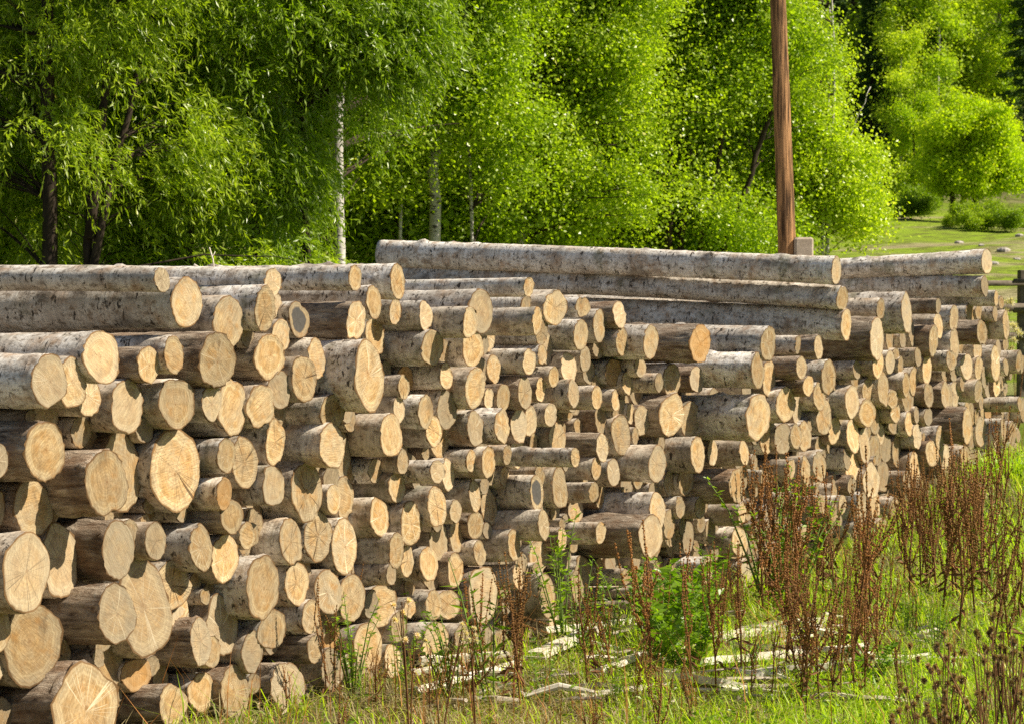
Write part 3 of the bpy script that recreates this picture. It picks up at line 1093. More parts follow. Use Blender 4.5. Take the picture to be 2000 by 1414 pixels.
# birches
D = 29.5; b = X_(660, D)
make_tree('birch_tree', (b, D), [stem(659, 664, 5.2, D, .078, .06, b), stem(664, 673, 9.3, D, .06, .02, b, 5.1), stem(715, 745, 6.2, D, .035, .015, b, 4.2)],
          [(.1, .9, 6.7, 1.2, 1.0, 2.6, 260), (.5, 1.6, 3.6, 1.2, .7, 1.4, 150), (-.6, 1.6, 2.6, 1.0, .7, 1.3, 90)], 'birch', 21, LF_BIRCH, M_BIRCH, .050, .040, 150, .19,
          'birch with bare white black-marked trunk left of the topmost log', FG,
          keep=lambda P: ~((np.abs(P[:, 0]-X_(662, 29.5)) < .30) & (P[:, 1] < 30.2) & (P[:, 2] < 3.7)), D0=31)
D = 31.5; b = X_(853, D)
make_tree('birch_tree', (b, D), [stem(846, 850, 4.6, D, .085, .06, b), stem(850, 862, 9.6, D, .06, .02, b, 4.5), stem(852, 840, 8., D, .045, .02, b, 3.8), stem(930, 905, 5.2, D, .03, .012, b), stem(778, 792, 4.6, D, .03, .012, b)],
          [(.1, .9, 6.3, 1.7, 1.1, 3.0, 420), (.2, 1.2, 2.7, 1.9, .8, 1.8, 300), (.75, -.2, 3.4, .8, .5, 2.0, 120), (-.65, -.1, 4.2, .55, .5, 1.6, 70)], 'birch', 22, LF_BIRCH, M_BIRCH, .050, .040, 150, .19,
          'birch with twin pale stems seen through leaves left of centre', FG,
          keep=lambda P: ~((np.abs(P[:, 0]-X_(852, 31.5)) < .36) & (P[:, 1] < 32.1)) & ~((P[:, 0] < X_(700, 31.5)) & (P[:, 2] < 4)), D0=32.5)
D = 33.; b = X_(1000, D)
make_tree('birch_tree', (b, D), [stem(998, 1060, 4.2, D, .06, .045, b), stem(1060, 1150, 8.6, D, .045, .015, b, 4.15), stem(1062, 1230, 6.4, D, .022, .008, b, 4.0), stem(945, 960, 5., D, .035, .015, b)],
          [(.6, .5, 5.9, 1.7, 1.2, 2.9, 620), (.5, .4, 2.7, 1.8, 1.0, 1.9, 480), (-.3, .9, 6.8, 1.3, 1., 2.0, 200), (1.3, -.2, 4.4, .8, .5, 1.6, 120)], 'birch', 23, LF_BIRCH, M_BIRCH, .050, .040, 150, .18,
          'leaning pale-stemmed birch behind the middle of the topmost log', FG, D0=32)
D = 34.5; b = X_(1320, D)
make_tree('alder_tree', (b, D), [stem(1320, 1520, 3.55, D, .055, .03, b, 0, .1), stem(1325, 1450, 4.2, D, .05, .02, b), stem(1305, 1400, 5.6, D, .05, .02, b), stem(1300, 1330, 8., D, .06, .02, b), stem(1440, 1475, 5.8, D, .02, .01, b, 3.8)],
          [(.1, .6, 5.6, 1.9, 1.1, 2.7, 820), (.2, .7, 2.7, 1.9, .8, 1.7, 520), (1.0, .2, 4.9, 1.0, .8, 1.3, 300), (.0, .3, 7.6, 1.5, 1., 1.3, 200), (.2, 0., 3.9, 1.4, .4, 1.0, 170)], 'birch', 24, LF_BIRCH, M_DARKBARK, .050, .040, 150, .18,
          'dense bright-leaved tree with dark slanting limbs left of the pole', FG, D0=31, keep=slope_edge)
D = 35.5; b = X_(1610, D)
make_tree('young_birch_tree', (b, D), [stem(1598, 1625, 4.6, D, .024, .012, b), stem(1611, 1628, 4.1, D, .035, .018, b), stem(1628, 1600, 6.4, D, .018, .008, b, 4.), stem(1615, 1700, 3.6, D, .018, .006, b, 2.3)],
          [(-.25, .5, 4.1, .95, .7, 1.5, 330), (-.7, .6, 5.6, .75, .7, 1.0, 190), (.5, .4, 3.2, .62, .5, .95, 210), (.2, .3, 2.3, 1.15, .5, .75, 230), (-1.0, .6, 6.6, .7, .6, .7, 90)], 'birch', 25, LF_BIRCH, M_BIRCH, .050, .040, 150, .16,
          'slender young birch with glittering leaves right of the pole', FG, D0=30, keep=slope_edge)
for px, D, sd, lb_ in ((1190, 35.2, 61, 'birch filling the gap right of the leaning pale stem'), (1440, 36.8, 62, 'birch standing just behind the pole'), (770, 32.6, 63, 'birch between the two bare white trunks')):
    b = X_(px, D)
    make_tree('birch_tree', (b, D), [stem(px, px+25, 8.6, D, .06, .02, b), stem(px+30, px+110, 6.4, D, .04, .012, b)], [(0, .3, 5.9, 1.5, .9, 2.9, 330), (.1, .3, 2.6, 1.5, .8, 1.7, 230)], 'birch', sd, LF_BIRCH, M_BIRCH, .050, .040, 140, .2, lb_, FG, keep=slope_edge)
# deeper rows: copies of four simpler trees
def proto(seed, leaf, bark, name, lab, rx, hz, per, k, L=.085, W=.07):
    return make_tree(name, (0, -40), [([(0, 0, -.1), (.05, 0, hz*.4), (-.05, .05, hz*.7), (.05, 0, hz*.96)], .10, .02)],
      [(0, 0, hz*.56, rx, rx, hz*.42, k), (0, 0, hz*.25, rx*.8, rx*.8, hz*.18, k//4)], 'birch', seed, leaf, bark, L, W, per, .30, lab, None, limb_every=6, twig=.012)
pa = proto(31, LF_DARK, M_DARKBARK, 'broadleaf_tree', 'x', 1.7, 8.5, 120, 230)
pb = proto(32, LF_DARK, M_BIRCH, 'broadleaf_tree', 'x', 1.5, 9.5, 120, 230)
SHADE = 'trees in the second row behind the willows and birches'
rs = RS(5); k = 0
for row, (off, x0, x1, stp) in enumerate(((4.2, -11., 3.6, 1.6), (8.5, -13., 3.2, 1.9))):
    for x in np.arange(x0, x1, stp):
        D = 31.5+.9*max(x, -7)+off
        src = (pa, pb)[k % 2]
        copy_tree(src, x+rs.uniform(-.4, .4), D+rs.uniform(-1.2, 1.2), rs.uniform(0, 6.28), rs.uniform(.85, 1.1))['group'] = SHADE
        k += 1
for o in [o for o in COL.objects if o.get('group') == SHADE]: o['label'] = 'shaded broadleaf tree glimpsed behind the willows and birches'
# extra willow growing beyond the left edge, and the far forest
HILL = 'trees on the hillside meadow edge'
fb = proto(41, LF_FARB, M_BIRCH, 'birch_tree', 'x', 1.7, 10., 100, 260, .12, .10)
fy = proto(42, LF_YEL, M_DARKBARK, 'birch_tree', 'x', 1.3, 6.5, 100, 170, .11, .09)
co1 = make_tree('conifer_tree', (0, -40), [([(0, 0, -.1), (0, 0, 4), (0, 0, 8), (0, 0, 12)], .16, .02)], [(0, 0, 5, 2.0, 2.0, 5, 2)], 'conifer', 43, LF_CON, M_DARKBARK, .26, .05, 26000, .3, 'x', limb_every=9)
co2 = make_tree('conifer_tree', (0, -40), [([(0, 0, -.1), (0, 0, 3), (0, 0, 6.), (0, 0, 9)], .12, .02)], [(0, 0, 4, 1.6, 1.6, 4, 2)], 'conifer', 44, LF_CON, M_DARKBARK, .24, .05, 20000, .3, 'x', limb_every=9)
named = [
 (fb, 1716, 94, 1.0, 'yellow-green birch on the slope just right of the near trees'),
 (fb, 1790, 95, 1.15, 'tall light green birch left in the hillside group'),
 (fb, 1868, 94, 1.2, 'tallest light birch above the round yellow tree'),
 (fb, 1945, 95, .95, 'pointed light birch right above the round yellow tree'),
 (fb, 2000, 99, 1.0, 'pale birch cut by the right edge of the view'),
 (fy, 1783, 88, .62, 'small yellow birch low beside the dark conifers'),
 (co2, 1828, 91, .62, 'small dark pointed conifer left of the round yellow tree'),
 (co1, 1662, 99, .95, 'dark conifer behind the glittering edge of the near birch'),
 (co2, 1760, 93, .85, 'dark conifer between two hillside birches'),
 (co1, 1832, 96, 1.0, 'tall dark conifer behind the pair of light birches'),
 (co1, 2010, 92, .8, 'shadowy conifer at the right edge behind the round tree'),
 (fb, 1757, 89.5, .62, 'narrow light birch low between the near birch and the round tree'), (fb, 1830, 90.5, .85, 'light birch directly behind the round yellow tree'), (co2, 1700, 92, .8, 'low dark conifer close beside the near birch foliage')]
for src, px, D, sc, lab in named:
    copy_tree(src, X_(px, D), D, rs.uniform(0, 6.28), sc, lab)['group'] = HILL
# dark forest higher up the hill
FOR = 'dark forest on the hill'
for row, D in enumerate((108, 116, 126, 138, 152)):
    for x in np.arange(-34, D*.2+4, 3.3):
        if x < -6 and row in (1, 3): continue
        src = co1 if rs.rand() < .72 else (fb if rs.rand() < .5 else co2)
        o = copy_tree(src, x+rs.uniform(-1.2, 1.2), D+rs.uniform(-3, 3), rs.uniform(0, 6.28), rs.uniform(.95, 1.35), 'dark conifer in the forest up the hill' if src in (co1, co2) else 'light birch among conifers up the hill')
        o['group'] = FOR
# round yellow-green tree and bushes at the foot of the hill
D = 80.; b = X_(1872, D)
make_tree('round_tree', (b, D), [([(-.1, 0, 0), (-.25, 0, 1.2), (-.6, 0, 2.6)], .10, .04), ([(.1, 0, 0), (.15, .1, 1.3), (.4, 0, 3)], .10, .04), ([(.3, .1, 0), (.6, 0, 1.2), (1.2, 0, 2.6)], .08, .03), ([(-.2, .1, 0), (-.2, .1, 1.4), (0, .1, 3.2)], .09, .03)],
          [(.45, 0, 2.6, 1.3, 1.1, 1.1, 420), (.3, -.2, 2.2, .8, .8, 1.2, 200), (-.55, 0, 2.1, .75, .8, .9, 150), (1.15, 0, 1.8, .8, .8, .9, 190), (.3, 0, 3.5, .7, .6, .5, 90), (.3, -.3, 1.4, 1.3, .8, .5, 120)], 'bush', 51, LF_YEL, M_DARKBARK, .085, .07, 90, .17,
          'round yellow-green tree with dark stems on the meadow', None)
bushes = [(1925, 76, .8, .55), (1962, 75, .65, .45), (1893, 75, .6, .35), (1995, 78, .7, .55), (1815, 84, .9, .5), (1765, 82, .8, .5), (1850, 77, .4, .25)]
bp = make_tree('bush', (0, -40), [([(0, 0, 0), (.1, 0, .3), (.1, 0, .5)], .02, .01)], [(0, 0, .45, .9, .7, .5, 120)], 'bush', 52, LF_DARK, M_DARKBARK, .07, .05, 90, .13, 'x')
for k, (px, D, s, hgt) in enumerate(bushes):
    o = copy_tree(bp, X_(px, D), D, k*1.7, s*1.1, ['low green bush in the middle of the mound below the round tree', 'right low bush of the mound below the round tree', 'small bush at the left foot of the round tree', 'bush at the right edge under the dark conifer', 'bush under the small pointed conifer', 'bush low at the forest foot beside the near birch', 'tiny bush on the meadow left of the mound'][k])
    o['group'] = 'bushes on the meadow'; o['category'] = 'bush'
for p in (pa, pb, fb, fy, co1, co2, bp):
    for c in list(p.children): bpy.data.objects.remove(c)
    bpy.data.objects.remove(p)
# ---------------------------------------------------------------- pole, post, fence
def box(mb, c, sx, sy, sz, rz=0, bev=.008):
    x, y, z = sx/2, sy/2, sz/2; b = min(bev, x*.4, y*.4, z*.4)
    pts = []
    for sz_, zz in ((1, -z), (1, z)):
        pass
    lv = [(-z, b), (-z+b, 0), (z-b, 0), (z, b)]
    V = []
    for zz, ins in lv:
        X1, Y1 = x-ins, y-ins
        V += [(-X1+b, -Y1, zz), (X1-b, -Y1, zz), (X1, -Y1+b, zz), (X1, Y1-b, zz), (X1-b, Y1, zz), (-X1+b, Y1, zz), (-X1, Y1-b, zz), (-X1, -Y1+b, zz)]
    V = np.array(V); ca, sa = math.cos(rz), math.sin(rz)
    V = np.column_stack([V[:, 0]*ca-V[:, 1]*sa, V[:, 0]*sa+V[:, 1]*ca, V[:, 2]])+np.array(c)
    q = [[l*8+j, l*8+(j+1) % 8, (l+1)*8+(j+1) % 8, (l+1)*8+j] for l in range(3) for j in range(8)]
    e = [list(range(7, -1, -1)), [24+j for j in range(8)]]
    mb.add(V, [q, e])
M_POLE = m_plain('pole_wood', (.07, .038, .018), (.50, .27, .12), 13., .8, (2.4, 2.4, .13), 1., .03, .2, 9, .40, .60)
M_CONC = m_plain('old_concrete', (.30, .24, .18), (.46, .39, .31), 11., .95, (1, 1, 1), .5, .01)
M_WIRE = m_plain('rusty_wire', (.06, .04, .03), (.14, .09, .06), 30., .6)
M_FENCE = m_plain('weathered_fence_wood', (.07, .055, .04), (.20, .165, .12), 9., .85, (1, 1, 1), .6, .01)
M_BOARD = m_plain('bleached_board', (.50, .43, .33), (.82, .77, .66), 7., .85, (.6, 5, 5), .5, .01)
D = 25.
pb_ = at(1537, 495, D); pt_ = at(1521, 41, D)
dz = (pt_-pb_)/(pt_[2]-pb_[2]); g0 = float(ground(pb_[0], D))
rs = RS(3)
r0 = empty('utility_pole', (pb_[0]+dz[0]*(g0-pb_[2]), D, g0)); tag(r0, 'tall leaning brown wooden utility pole rising behind the pile', 'pole')
zs = np.linspace(-.3, 8.2, 60); mb = MB(); pts = np.column_stack([dz[0]*zs, 0*zs, zs])
K = 22; ph = np.arange(K)/K*6.283
rr = (.098-.0045*zs)[:, None]*(1+.012*rs.randn(60, K)+.025*np.cos(3*ph+zs[:, None]*.4))
for _ in range(16):
    zk, fk = rs.uniform(0, 8), rs.rand()*6.28; dp = (ph[None]-fk+math.pi) % 6.283-math.pi
    rr += .018*np.exp(-((zs[:, None]-zk)/.06)**2-(dp/.35)**2)
V = np.stack([pts[:, None, 0]+rr*np.cos(ph), rr*np.sin(ph), zs[:, None]*np.ones(K)], -1).reshape(-1, 3)
i = np.arange(59)[:, None]*K; j = np.arange(K)[None]; j2 = (j+1) % K
mb.add(np.vstack([V, pts[-1:]+[0, 0, .02]]), [np.stack([i+j, i+j2, i+K+j2, i+K+j], -1).reshape(-1, 4), np.stack([59*K+np.arange(K), 59*K+(np.arange(K)+1) % K, np.full(K, 60*K)], -1)])
link('shaft', mb.mesh('shaft', [M_POLE], True), r0)
mb = MB()
a = np.linspace(0, 6.283, 26)
for zz in (1.35, 1.39, 1.43):
    mb.tube(np.column_stack([dz[0]*zz+.10+.225*np.cos(a), .14*np.sin(a), zz+0*a]), .006, 5, False)
link('wire_binding', mb.mesh('wire_binding', [M_WIRE], True), r0)
pc = at(1567, 464, D); mb = MB(); hh = pc[2]-g0
mb2 = MB(); box(mb2, (0, 0, hh/2), .19, .17, hh, .12, .02)
r1 = link('concrete_post', mb2.mesh('concrete_post', [M_CONC]), None, (pc[0], D-.01, g0)); tag(r1, 'short square concrete stub post bound to the wooden pole', 'post')
# fence at the right
fy_ = 30.; fr = empty('rail_fence', (X_(1997, fy_), fy_, float(ground(6, fy_)))); tag(fr, 'dark weathered wooden rail fence beyond the right end of the pile', 'fence')
def fpost(x, hgt):
    mb = MB(); box(mb, (x-X_(1997, fy_), 0, hgt/2-.1), .10, .10, hgt+.2, .2); link('post', mb.mesh('post', [M_FENCE]), fr)
gz = float(ground(6, fy_)); htop = at(0, 528, fy_)[2]-gz
for x in (X_(1997, fy_)-2.6, X_(1997, fy_), X_(1997, fy_)+2.6, X_(1997, fy_)+5.2): fpost(x, htop)
for py, th in ((553, .07), (600, .10), (655, .08), (700, .06)):
    for seg in (-1, 0, 1):
        mb = MB(); z_ = at(0, py, fy_)[2]-gz; xa = seg*2.6
        rsx = RS(int(py)+seg)
        mb.tube([(xa-.12, -.07, z_+rsx.uniform(-.02, .02)), (xa+1.3, -.06, z_+rsx.uniform(-.03, .03)), (xa+2.72, -.07, z_+rsx.uniform(-.02, .02))], [th*.5, th*.55, th*.45], 8)
        link('rail', mb.mesh('rail', [M_FENCE], True), fr)
# dead branch stubs on top of the stack
mb = MB(); a = at(420, 530, 14.3); b_ = at(409, 484, 14.3)
mb.tube([a-[0, 0, .05], (a+b_)/2+[.004, 0, 0], b_], [.006, .0045, .004], 6, True); mb.tube([a*.45+b_*.55, a*.4+b_*.6+[.02, 0, .03]], [.003, .002], 5)
tag(link('dead_branch', mb.mesh('dead_branch', [M_BOARD], True)), 'thin bare white stick standing upright on the stack top', 'branch')
mb = MB(); mb.tube([at(405, 532, 14.4), at(392, 527, 14.4), at(378, 519, 14.4)], [.012, .011, .012], 8)
tag(link('dead_branch', mb.mesh('dead_branch', [M_BOARD], True)), 'short thick broken stick lying left of the upright white one', 'branch')
M_BOARD2 = m_plain('grey_broken_stick', (.20, .15, .10), (.66, .58, .46), 16., .9, (1, 1, 1), .7, .01)
# bleached boards and slabs lying in the grass
BOARDS = [(1168, 1218, 1372, 1253, .06, 'long pale board lying in grass at the foot of the middle'),
 (1385, 1268, 1610, 1228, .10, 'pale board behind the big brown dock plant'),
 (1360, 1318, 1680, 1290, .13, 'wide bleached slab across the debris heap'),
 (1440, 1285, 1700, 1310, .16, 'broad flat slab in the centre of the debris heap'),
 (1590, 1240, 1640, 1275, .20, 'short wide plank piece at the top of the heap'),
 (1450, 1340, 1640, 1335, .12, 'front bleached board of the debris heap'),
 (1600, 1312, 1770, 1318, .05, 'thin board sticking out right of the heap'),
 (1150, 1338, 1240, 1308, .08, 'short weathered board left of the big debris heap'),
 (1255, 1300, 1400, 1262, .10, 'pale split board leaning beside the green weeds'),
 (1290, 1345, 1430, 1372, .12, 'bleached chunk at the lower middle of the view'),
 (805, 1372, 1010, 1318, .06, 'long grey split stick at lower centre left'),
 (1045, 1300, 1160, 1258, .07, 'grey split piece right of the dense dock plant'),
 (810, 1332, 900, 1326, .05, 'small tan lath below the lowest logs'),
 (820, 1310, 1000, 1302, .04, 'thin lath parallel to the log pile foot'),
 (1060, 1250, 1230, 1232, .07, 'dark-edged board against the pile foot'),
 (1130, 1380, 1350, 1352, .08, 'bleached board at the bottom edge centre')]
for k, (x1, y1, x2, y2, wd, lab) in enumerate(BOARDS):
    rs = RS(200+k); wd *= 1.5; a = on_ground(x1, y1); b_ = on_ground(x2, y2); a[2] += .06; b_[2] += .06+rs.uniform(0, .04)
    mb = MB(); ax = b_-a; L = np.linalg.norm(ax); ax /= L; sd = unit(np.cross([0, 0, 1.], ax)); sd = unit(sd+np.array([0, 0, rs.uniform(-.5, .1)])); up = np.cross(ax, sd)
    m = 14; s = np.linspace(0, 1, m); th = rs.uniform(.02, .045)
    wl = wd/2*(1+.03*rs.randn(m)+rs.uniform(-.3, .3)*(s-.5)); warp_ = np.sin(s*3.1)*rs.uniform(-.008, .012)
    Vv = []
    for q_, sx in enumerate(((-1, -1), (1, -1), (1, 1), (-1, 1))):
        jag = (rs.randn(m)*.002)[:, None]
        ext = np.zeros(m); ext[0] = rs.uniform(-.03, .03); ext[-1] = rs.uniform(-.03, .03)
        Vv.append(a+ax*(s*L+ext)[:, None]+sd*(sx[0]*wl)[:, None]+up*(sx[1]*th/2+warp_)[:, None]+jag)
    V = np.stack(Vv, 1).reshape(-1, 3)-a
    i = np.arange(m-1)[:, None]*4; j = np.arange(4)[None]; j2 = (j+1) % 4
    mb.add(V, [np.stack([i+j, i+j2, i+4+j2, i+4+j], -1).reshape(-1, 4), [[3, 2, 1, 0], [m*4-4, m*4-3, m*4-2, m*4-1]]])
    tag(link('board', mb.mesh('board', [M_BOARD]), None, a), lab, 'board', 'bleached boards and slabs lying in the grass')

# broken sticks tangled with the boards
rs = RS(808); n_s = 0
while n_s < 80:
    px = rs.uniform(1100, 1760) if n_s < 58 else rs.uniform(780, 1200); by = rs.uniform(1215, 1390) if px > 1100 else rs.uniform(1290, 1395)
    a = on_ground(px, by)
    if not (.866*a[0]-.5*a[1] > C0+.1): continue
    az = rs.uniform(-.9, .5); L = rs.uniform(.12, .55); e = a+np.array([math.cos(az)*L, math.sin(az)*L, 0]); e[2] = float(ground(e[0], e[1]))
    a[2] += rs.uniform(.02, .09); e[2] += rs.uniform(.02, .12); r = rs.uniform(.006, .02); m = (a+e)/2+rs.randn(3)*.015
    mb = MB(); mb.tube([[0, 0, 0], m-a, e-a], [r, r*1.1, r*.7], 6, True, .2, rs)
    tag(link('broken_stick', mb.mesh('broken_stick', [M_BOARD2 if rs.rand() < .5 else M_BOARD]), None, a), 'pale broken stick lying in the littered grass before the pile', 'stick', 'broken sticks littering the grass'); n_s += 1

# stones on the meadow
M_STONE = m_plain('meadow_stone', (.22, .19, .16), (.50, .46, .41), 9., .9, (1, 1, 1), .6, .02)
for k, (px, D, s, lab) in enumerate([(1960, 62, .13, 'largest pale stone on the meadow below the bushes'), (1872, 66, .09, 'pale stone on the meadow left of the largest'), (1915, 64, .06, 'small stone between the two meadow stones'), (1985, 58, .07, 'small pale stone at the right edge of the meadow'), (1940, 56, .09, 'little stone on the bare patch of meadow'), (1895, 54, .10, 'nearest little stone above the tilted topmost log'), (1990, 68, .09, 'pale stone at the right edge under the bush')]):
    rs = RS(70+k); x = X_(px, D); mb = MB()
    th, ph = np.meshgrid(np.linspace(0, math.pi, 9), np.arange(12)/12*6.283, indexing='ij')
    r = s*(1+.16*np.sin(3*ph+k)*np.sin(th)+.07*rs.randn(9, 12)*np.sin(th))
    V = np.stack([r*np.sin(th)*np.cos(ph)*1.3, r*np.sin(th)*np.sin(ph), r*np.cos(th)*.6], -1).reshape(-1, 3)
    i = np.arange(8)[:, None]*12; j = np.arange(12)[None]; j2 = (j+1) % 12
    mb.add(V, [np.stack([i+j, i+12+j, i+12+j2, i+j2], -1).reshape(-1, 4)])
    tag(link('stone', mb.mesh('stone', [M_STONE]), None, (x, D, float(ground(x, D))+s*.15)), lab, 'stone', 'stones on the meadow')
# ---------------------------------------------------------------- grass and weeds
LF_GRASS = m_leaf('grass_blades', (.16, .27, .010), (.40, .54, .018), (.70, .66, .25), .45, .45, .4)
LF_DRY = m_leaf('dry_grass', (.28, .20, .09), (.42, .33, .17), (.55, .46, .28), .25, .6, .3)
LF_WEED = m_leaf('weed_leaves', (.10, .19, .010), (.20, .32, .015), (.38, .44, .05), .42, .38, .5)
M_DOCK = m_leaf('dry_dock_seeds', (.17, .070, .016), (.33, .155, .040), (.50, .28, .09), .12, .7, .2)
M_STALK = m_plain('dry_stalk', (.10, .04, .015), (.22, .11, .04), 30., .8)
M_GSTEM = m_plain('green_stem', (.10, .16, .03), (.18, .26, .05), 20., .7)
M_FLUFF = m_leaf('pale_fluff', (.50, .42, .32), (.70, .62, .50), (.85, .8, .72), .3, .9, .1)
def grass(name, lab, seed, n, zone, hmin, hmax, wid, mat, lean=.35):
    rs = RS(seed); x, y = zone(rs, n); n = len(x); z = ground(x, y)-.01
    b = np.column_stack([x, y, z]); az = rs.rand(n)*6.28; h = hmin+(hmax-hmin)*rs.rand(n)**1.6
    d = np.column_stack([np.cos(az), np.sin(az), 0*az]); s = np.column_stack([-np.sin(az), np.cos(az), 0*az])
    w = (wid*(.6+.8*rs.rand(n)))[:, None]; ln = (h*lean*(.4+1.6*rs.rand(n)))[:, None]; H3 = np.column_stack([0*h, 0*h, h])
    m1 = b+H3*.5+d*ln*.3; tip = b+H3+d*ln*1.3; tip[:, 2] -= ln[:, 0]*.35
    V = np.stack([b-s*w/2, b+s*w/2, m1+s*w*.42, m1-s*w*.42, tip], 1).reshape(-1, 3)
    k = np.arange(n)[:, None]*5
    mb = MB(); mb.add(V, [k+np.array([[0, 1, 2, 3]]), k+np.array([[3, 2, 4]])])
    tag(link(name, mb.mesh(name, [mat])), lab, 'grass', None, 'stuff')
def inside(x, y, m=.05):     # in front of the cut faces
    return (.866*x-.5*y) > C0+m
def cluster(x, y, f=1.3, thr=.0):
    return np.sin(x*f*2.1+1.3)*np.sin(y*f*1.7)+.6*np.sin(x*f*4.7+y*3.1)+.35*np.sin(y*f*6.3-x*2.) > thr
def z_near(rs, n):
    y = 8.5+17*rs.rand(n)**1.15; x = y*(-.14+.52*rs.rand(n)**1.15); k = inside(x, y) & (rs.rand(n) < .35+.65*cluster(x, y, 1.1, -.55)) & (rs.rand(n) < ss(-.6, 1.6, x)*.85+.12)
    return x[k], y[k]
grass('grass', 'fresh green grass growing in front of the log pile', 1, 190000, z_near, .04, .24, .0075, LF_GRASS, .5)
def z_dry(rs, n):
    y = 8.5+16*rs.rand(n)**1.2; x = y*(-.16+.52*rs.rand(n)**1.15); k = inside(x, y, -.1) & (rs.rand(n) < .25+.75*cluster(x, y, .9, .1))
    return x[k], y[k]
grass('dry_grass', 'dry straw-coloured grass tangled at the foot of the logs', 2, 190000, z_dry, .03, .24, .005, LF_DRY, .9)
def z_tall(rs, n):
    x, y = z_near(rs, n); k = cluster(x, y, 2.6, .7); return x[k], y[k]
grass('tall_grass', 'taller looser tufts of green grass among the weeds', 8, 95000, z_tall, .12, .38, .007, LF_GRASS, .7)
def z_stem(rs, n):
    x, y = z_dry(rs, n); k = rs.rand(len(x)) < .35+.65*(y > 12.); return x[k], y[k]
grass('dead_stems', 'thin dead brown stems standing scattered in the weeds', 9, 9000, z_stem, .12, .6, .0045, M_DOCK, .25)
def z_mead(rs, n):
    y = 22+34*rs.rand(n)**1.5; x = y*(.06+.34*rs.rand(n)); k = inside(x, y, .1)
    return x[k], y[k]
grass('meadow_grass', 'short bright meadow grass beyond the fence', 3, 130000, z_mead, .05, .16, .022, LF_GRASS)
M_CHIP = m_leaf('bark_chips', (.20, .14, .08), (.46, .37, .25), (.78, .70, .56), .05, .9, .1)
# low leafy ground cover and pale petals
def ground_leaves(name, lab, cat, seed, n, zone, L, W, mat, up=.08):
    rs = RS(seed); x, y = zone(rs, n); n = len(x)
    p = np.column_stack([x, y, ground(x, y)+rs.rand(n)*up+.01]); az = rs.rand(n)*6.28
    mb = MB(); s_ = .5+rs.rand(n)
    leaves(mb, p, np.column_stack([np.cos(az), np.sin(az), rs.uniform(-.1, .9, n)]), L*s_, W*s_, rs, None, .15)
    tag(link(name, mb.mesh(name, [mat])), lab, cat, None, 'stuff')
ground_leaves('low_weeds', 'low leafy green weeds between the grass blades', 'weeds', 4, 44000, z_near, .035, .016, LF_WEED, .12)
ground_leaves('wood_chips', 'pale bark chips and splinters scattered in the grass', 'chips', 6, 20000, z_dry, .05, .014, M_CHIP, .03)
def z_petal(rs, n):
    x, y = z_near(rs, n); k = cluster(x, y, 2.1, .5); return x[k], y[k]
ground_leaves('white_flowers', 'small white daisy-like flowers dotted in the grass', 'flowers', 7, 5000, z_petal, .012, .010, M_FLUFF, .16)
# --- dock plants
def dock_meshes(seed, hgt, nb, spread):
    rs = RS(seed); st = MB(); sd = MB(); C = []
    ln_ = rs.randn(2)*.05; main = np.array([[0, 0, -.03], [ln_[0]*.3, ln_[1]*.3, hgt*.35], [ln_[0]*.7+rs.randn()*.02, ln_[1]*.7, hgt*.7], [ln_[0]*1.3, ln_[1]*1.3+rs.randn()*.03, hgt]])
    st.tube(main, [.007, .006, .0045, .002], 6); paths = [(main, .35, 1.)]
    for b in range(nb):
        f = rs.uniform(.22, .68); a0 = main[0]*(1-f)+main[3]*f; az = rs.rand()*6.28; o = np.array([math.cos(az), math.sin(az), 0])
        ln = hgt*(rs.uniform(.92, 1.05)-f)*rs.uniform(.7, 1.); sp = spread*rs.uniform(.4, 1.2)
        pp = np.array([a0, a0+o*sp*.5+[0, 0, ln*.25], a0+o*sp*.85+[0, 0, ln*.6], a0+o*sp+[0, 0, ln]])+np.vstack([[0, 0, 0], rs.randn(3, 3)*.014])
        if rs.rand() < .15: pp[3] = pp[2]+o*ln*.3+[0, 0, -ln*.12]
        st.tube(pp, [.0035, .003, .0025, .0012], 5, False); paths.append((pp, .15, 1.))
    for pp, s0, s1 in paths:
        L = np.linalg.norm(np.diff(pp, axis=0), axis=1).sum(); k = max(3, int(L*(s1-s0)/.0165)); s = np.linspace(s0, s1, k)*3
        ii = np.minimum(s.astype(int), 2); fr = (s-ii)[:, None]; q = pp[ii]*(1-fr)+pp[ii+1]*fr
        w = (.0095*(1.1-.75*(s/3-.1)))
        for c, ww in zip(q, w):
            if rs.rand() < .22: continue
            m = 6; a = rs.rand(m)*6.28; C.append(np.column_stack([c[0]+np.cos(a)*ww*rs.uniform(.5, 1.1, m), c[1]+np.sin(a)*ww*rs.uniform(.5, 1.1, m), c[2]+rs.randn(m)*.0028]))
    C = np.vstack(C); n = len(C); r = .0042*(.7+.6*rs.rand(n))[:, None]
    E = np.array([[1, 0, 0], [-1, 0, 0], [0, 1, 0], [0, -1, 0], [0, 0, 1.3], [0, 0, -1.3]])
    V = (C[:, None]+E[None]*r[:, None]).reshape(-1, 3)
    T = np.array([[0, 2, 4], [2, 1, 4], [1, 3, 4], [3, 0, 4], [2, 0, 5], [1, 2, 5], [3, 1, 5], [0, 3, 5]])
    sd.add(V, [(np.arange(n)[:, None, None]*6+T[None]).reshape(-1, 3)])
    lf = MB(); m = 9; z = rs.uniform(.05, hgt*.35, m); az = rs.rand(m)*6.28
    leaves(lf, np.column_stack([0*z, 0*z, z]), np.column_stack([np.cos(az), np.sin(az), rs.uniform(-1.2, .2, m)]), rs.uniform(.05, .12, m), .022, rs, None, .3)
    return st.mesh('stalk', [M_STALK], True), sd.mesh('seed_spray', [M_DOCK]), lf.mesh('dry_foliage', [M_STALK])
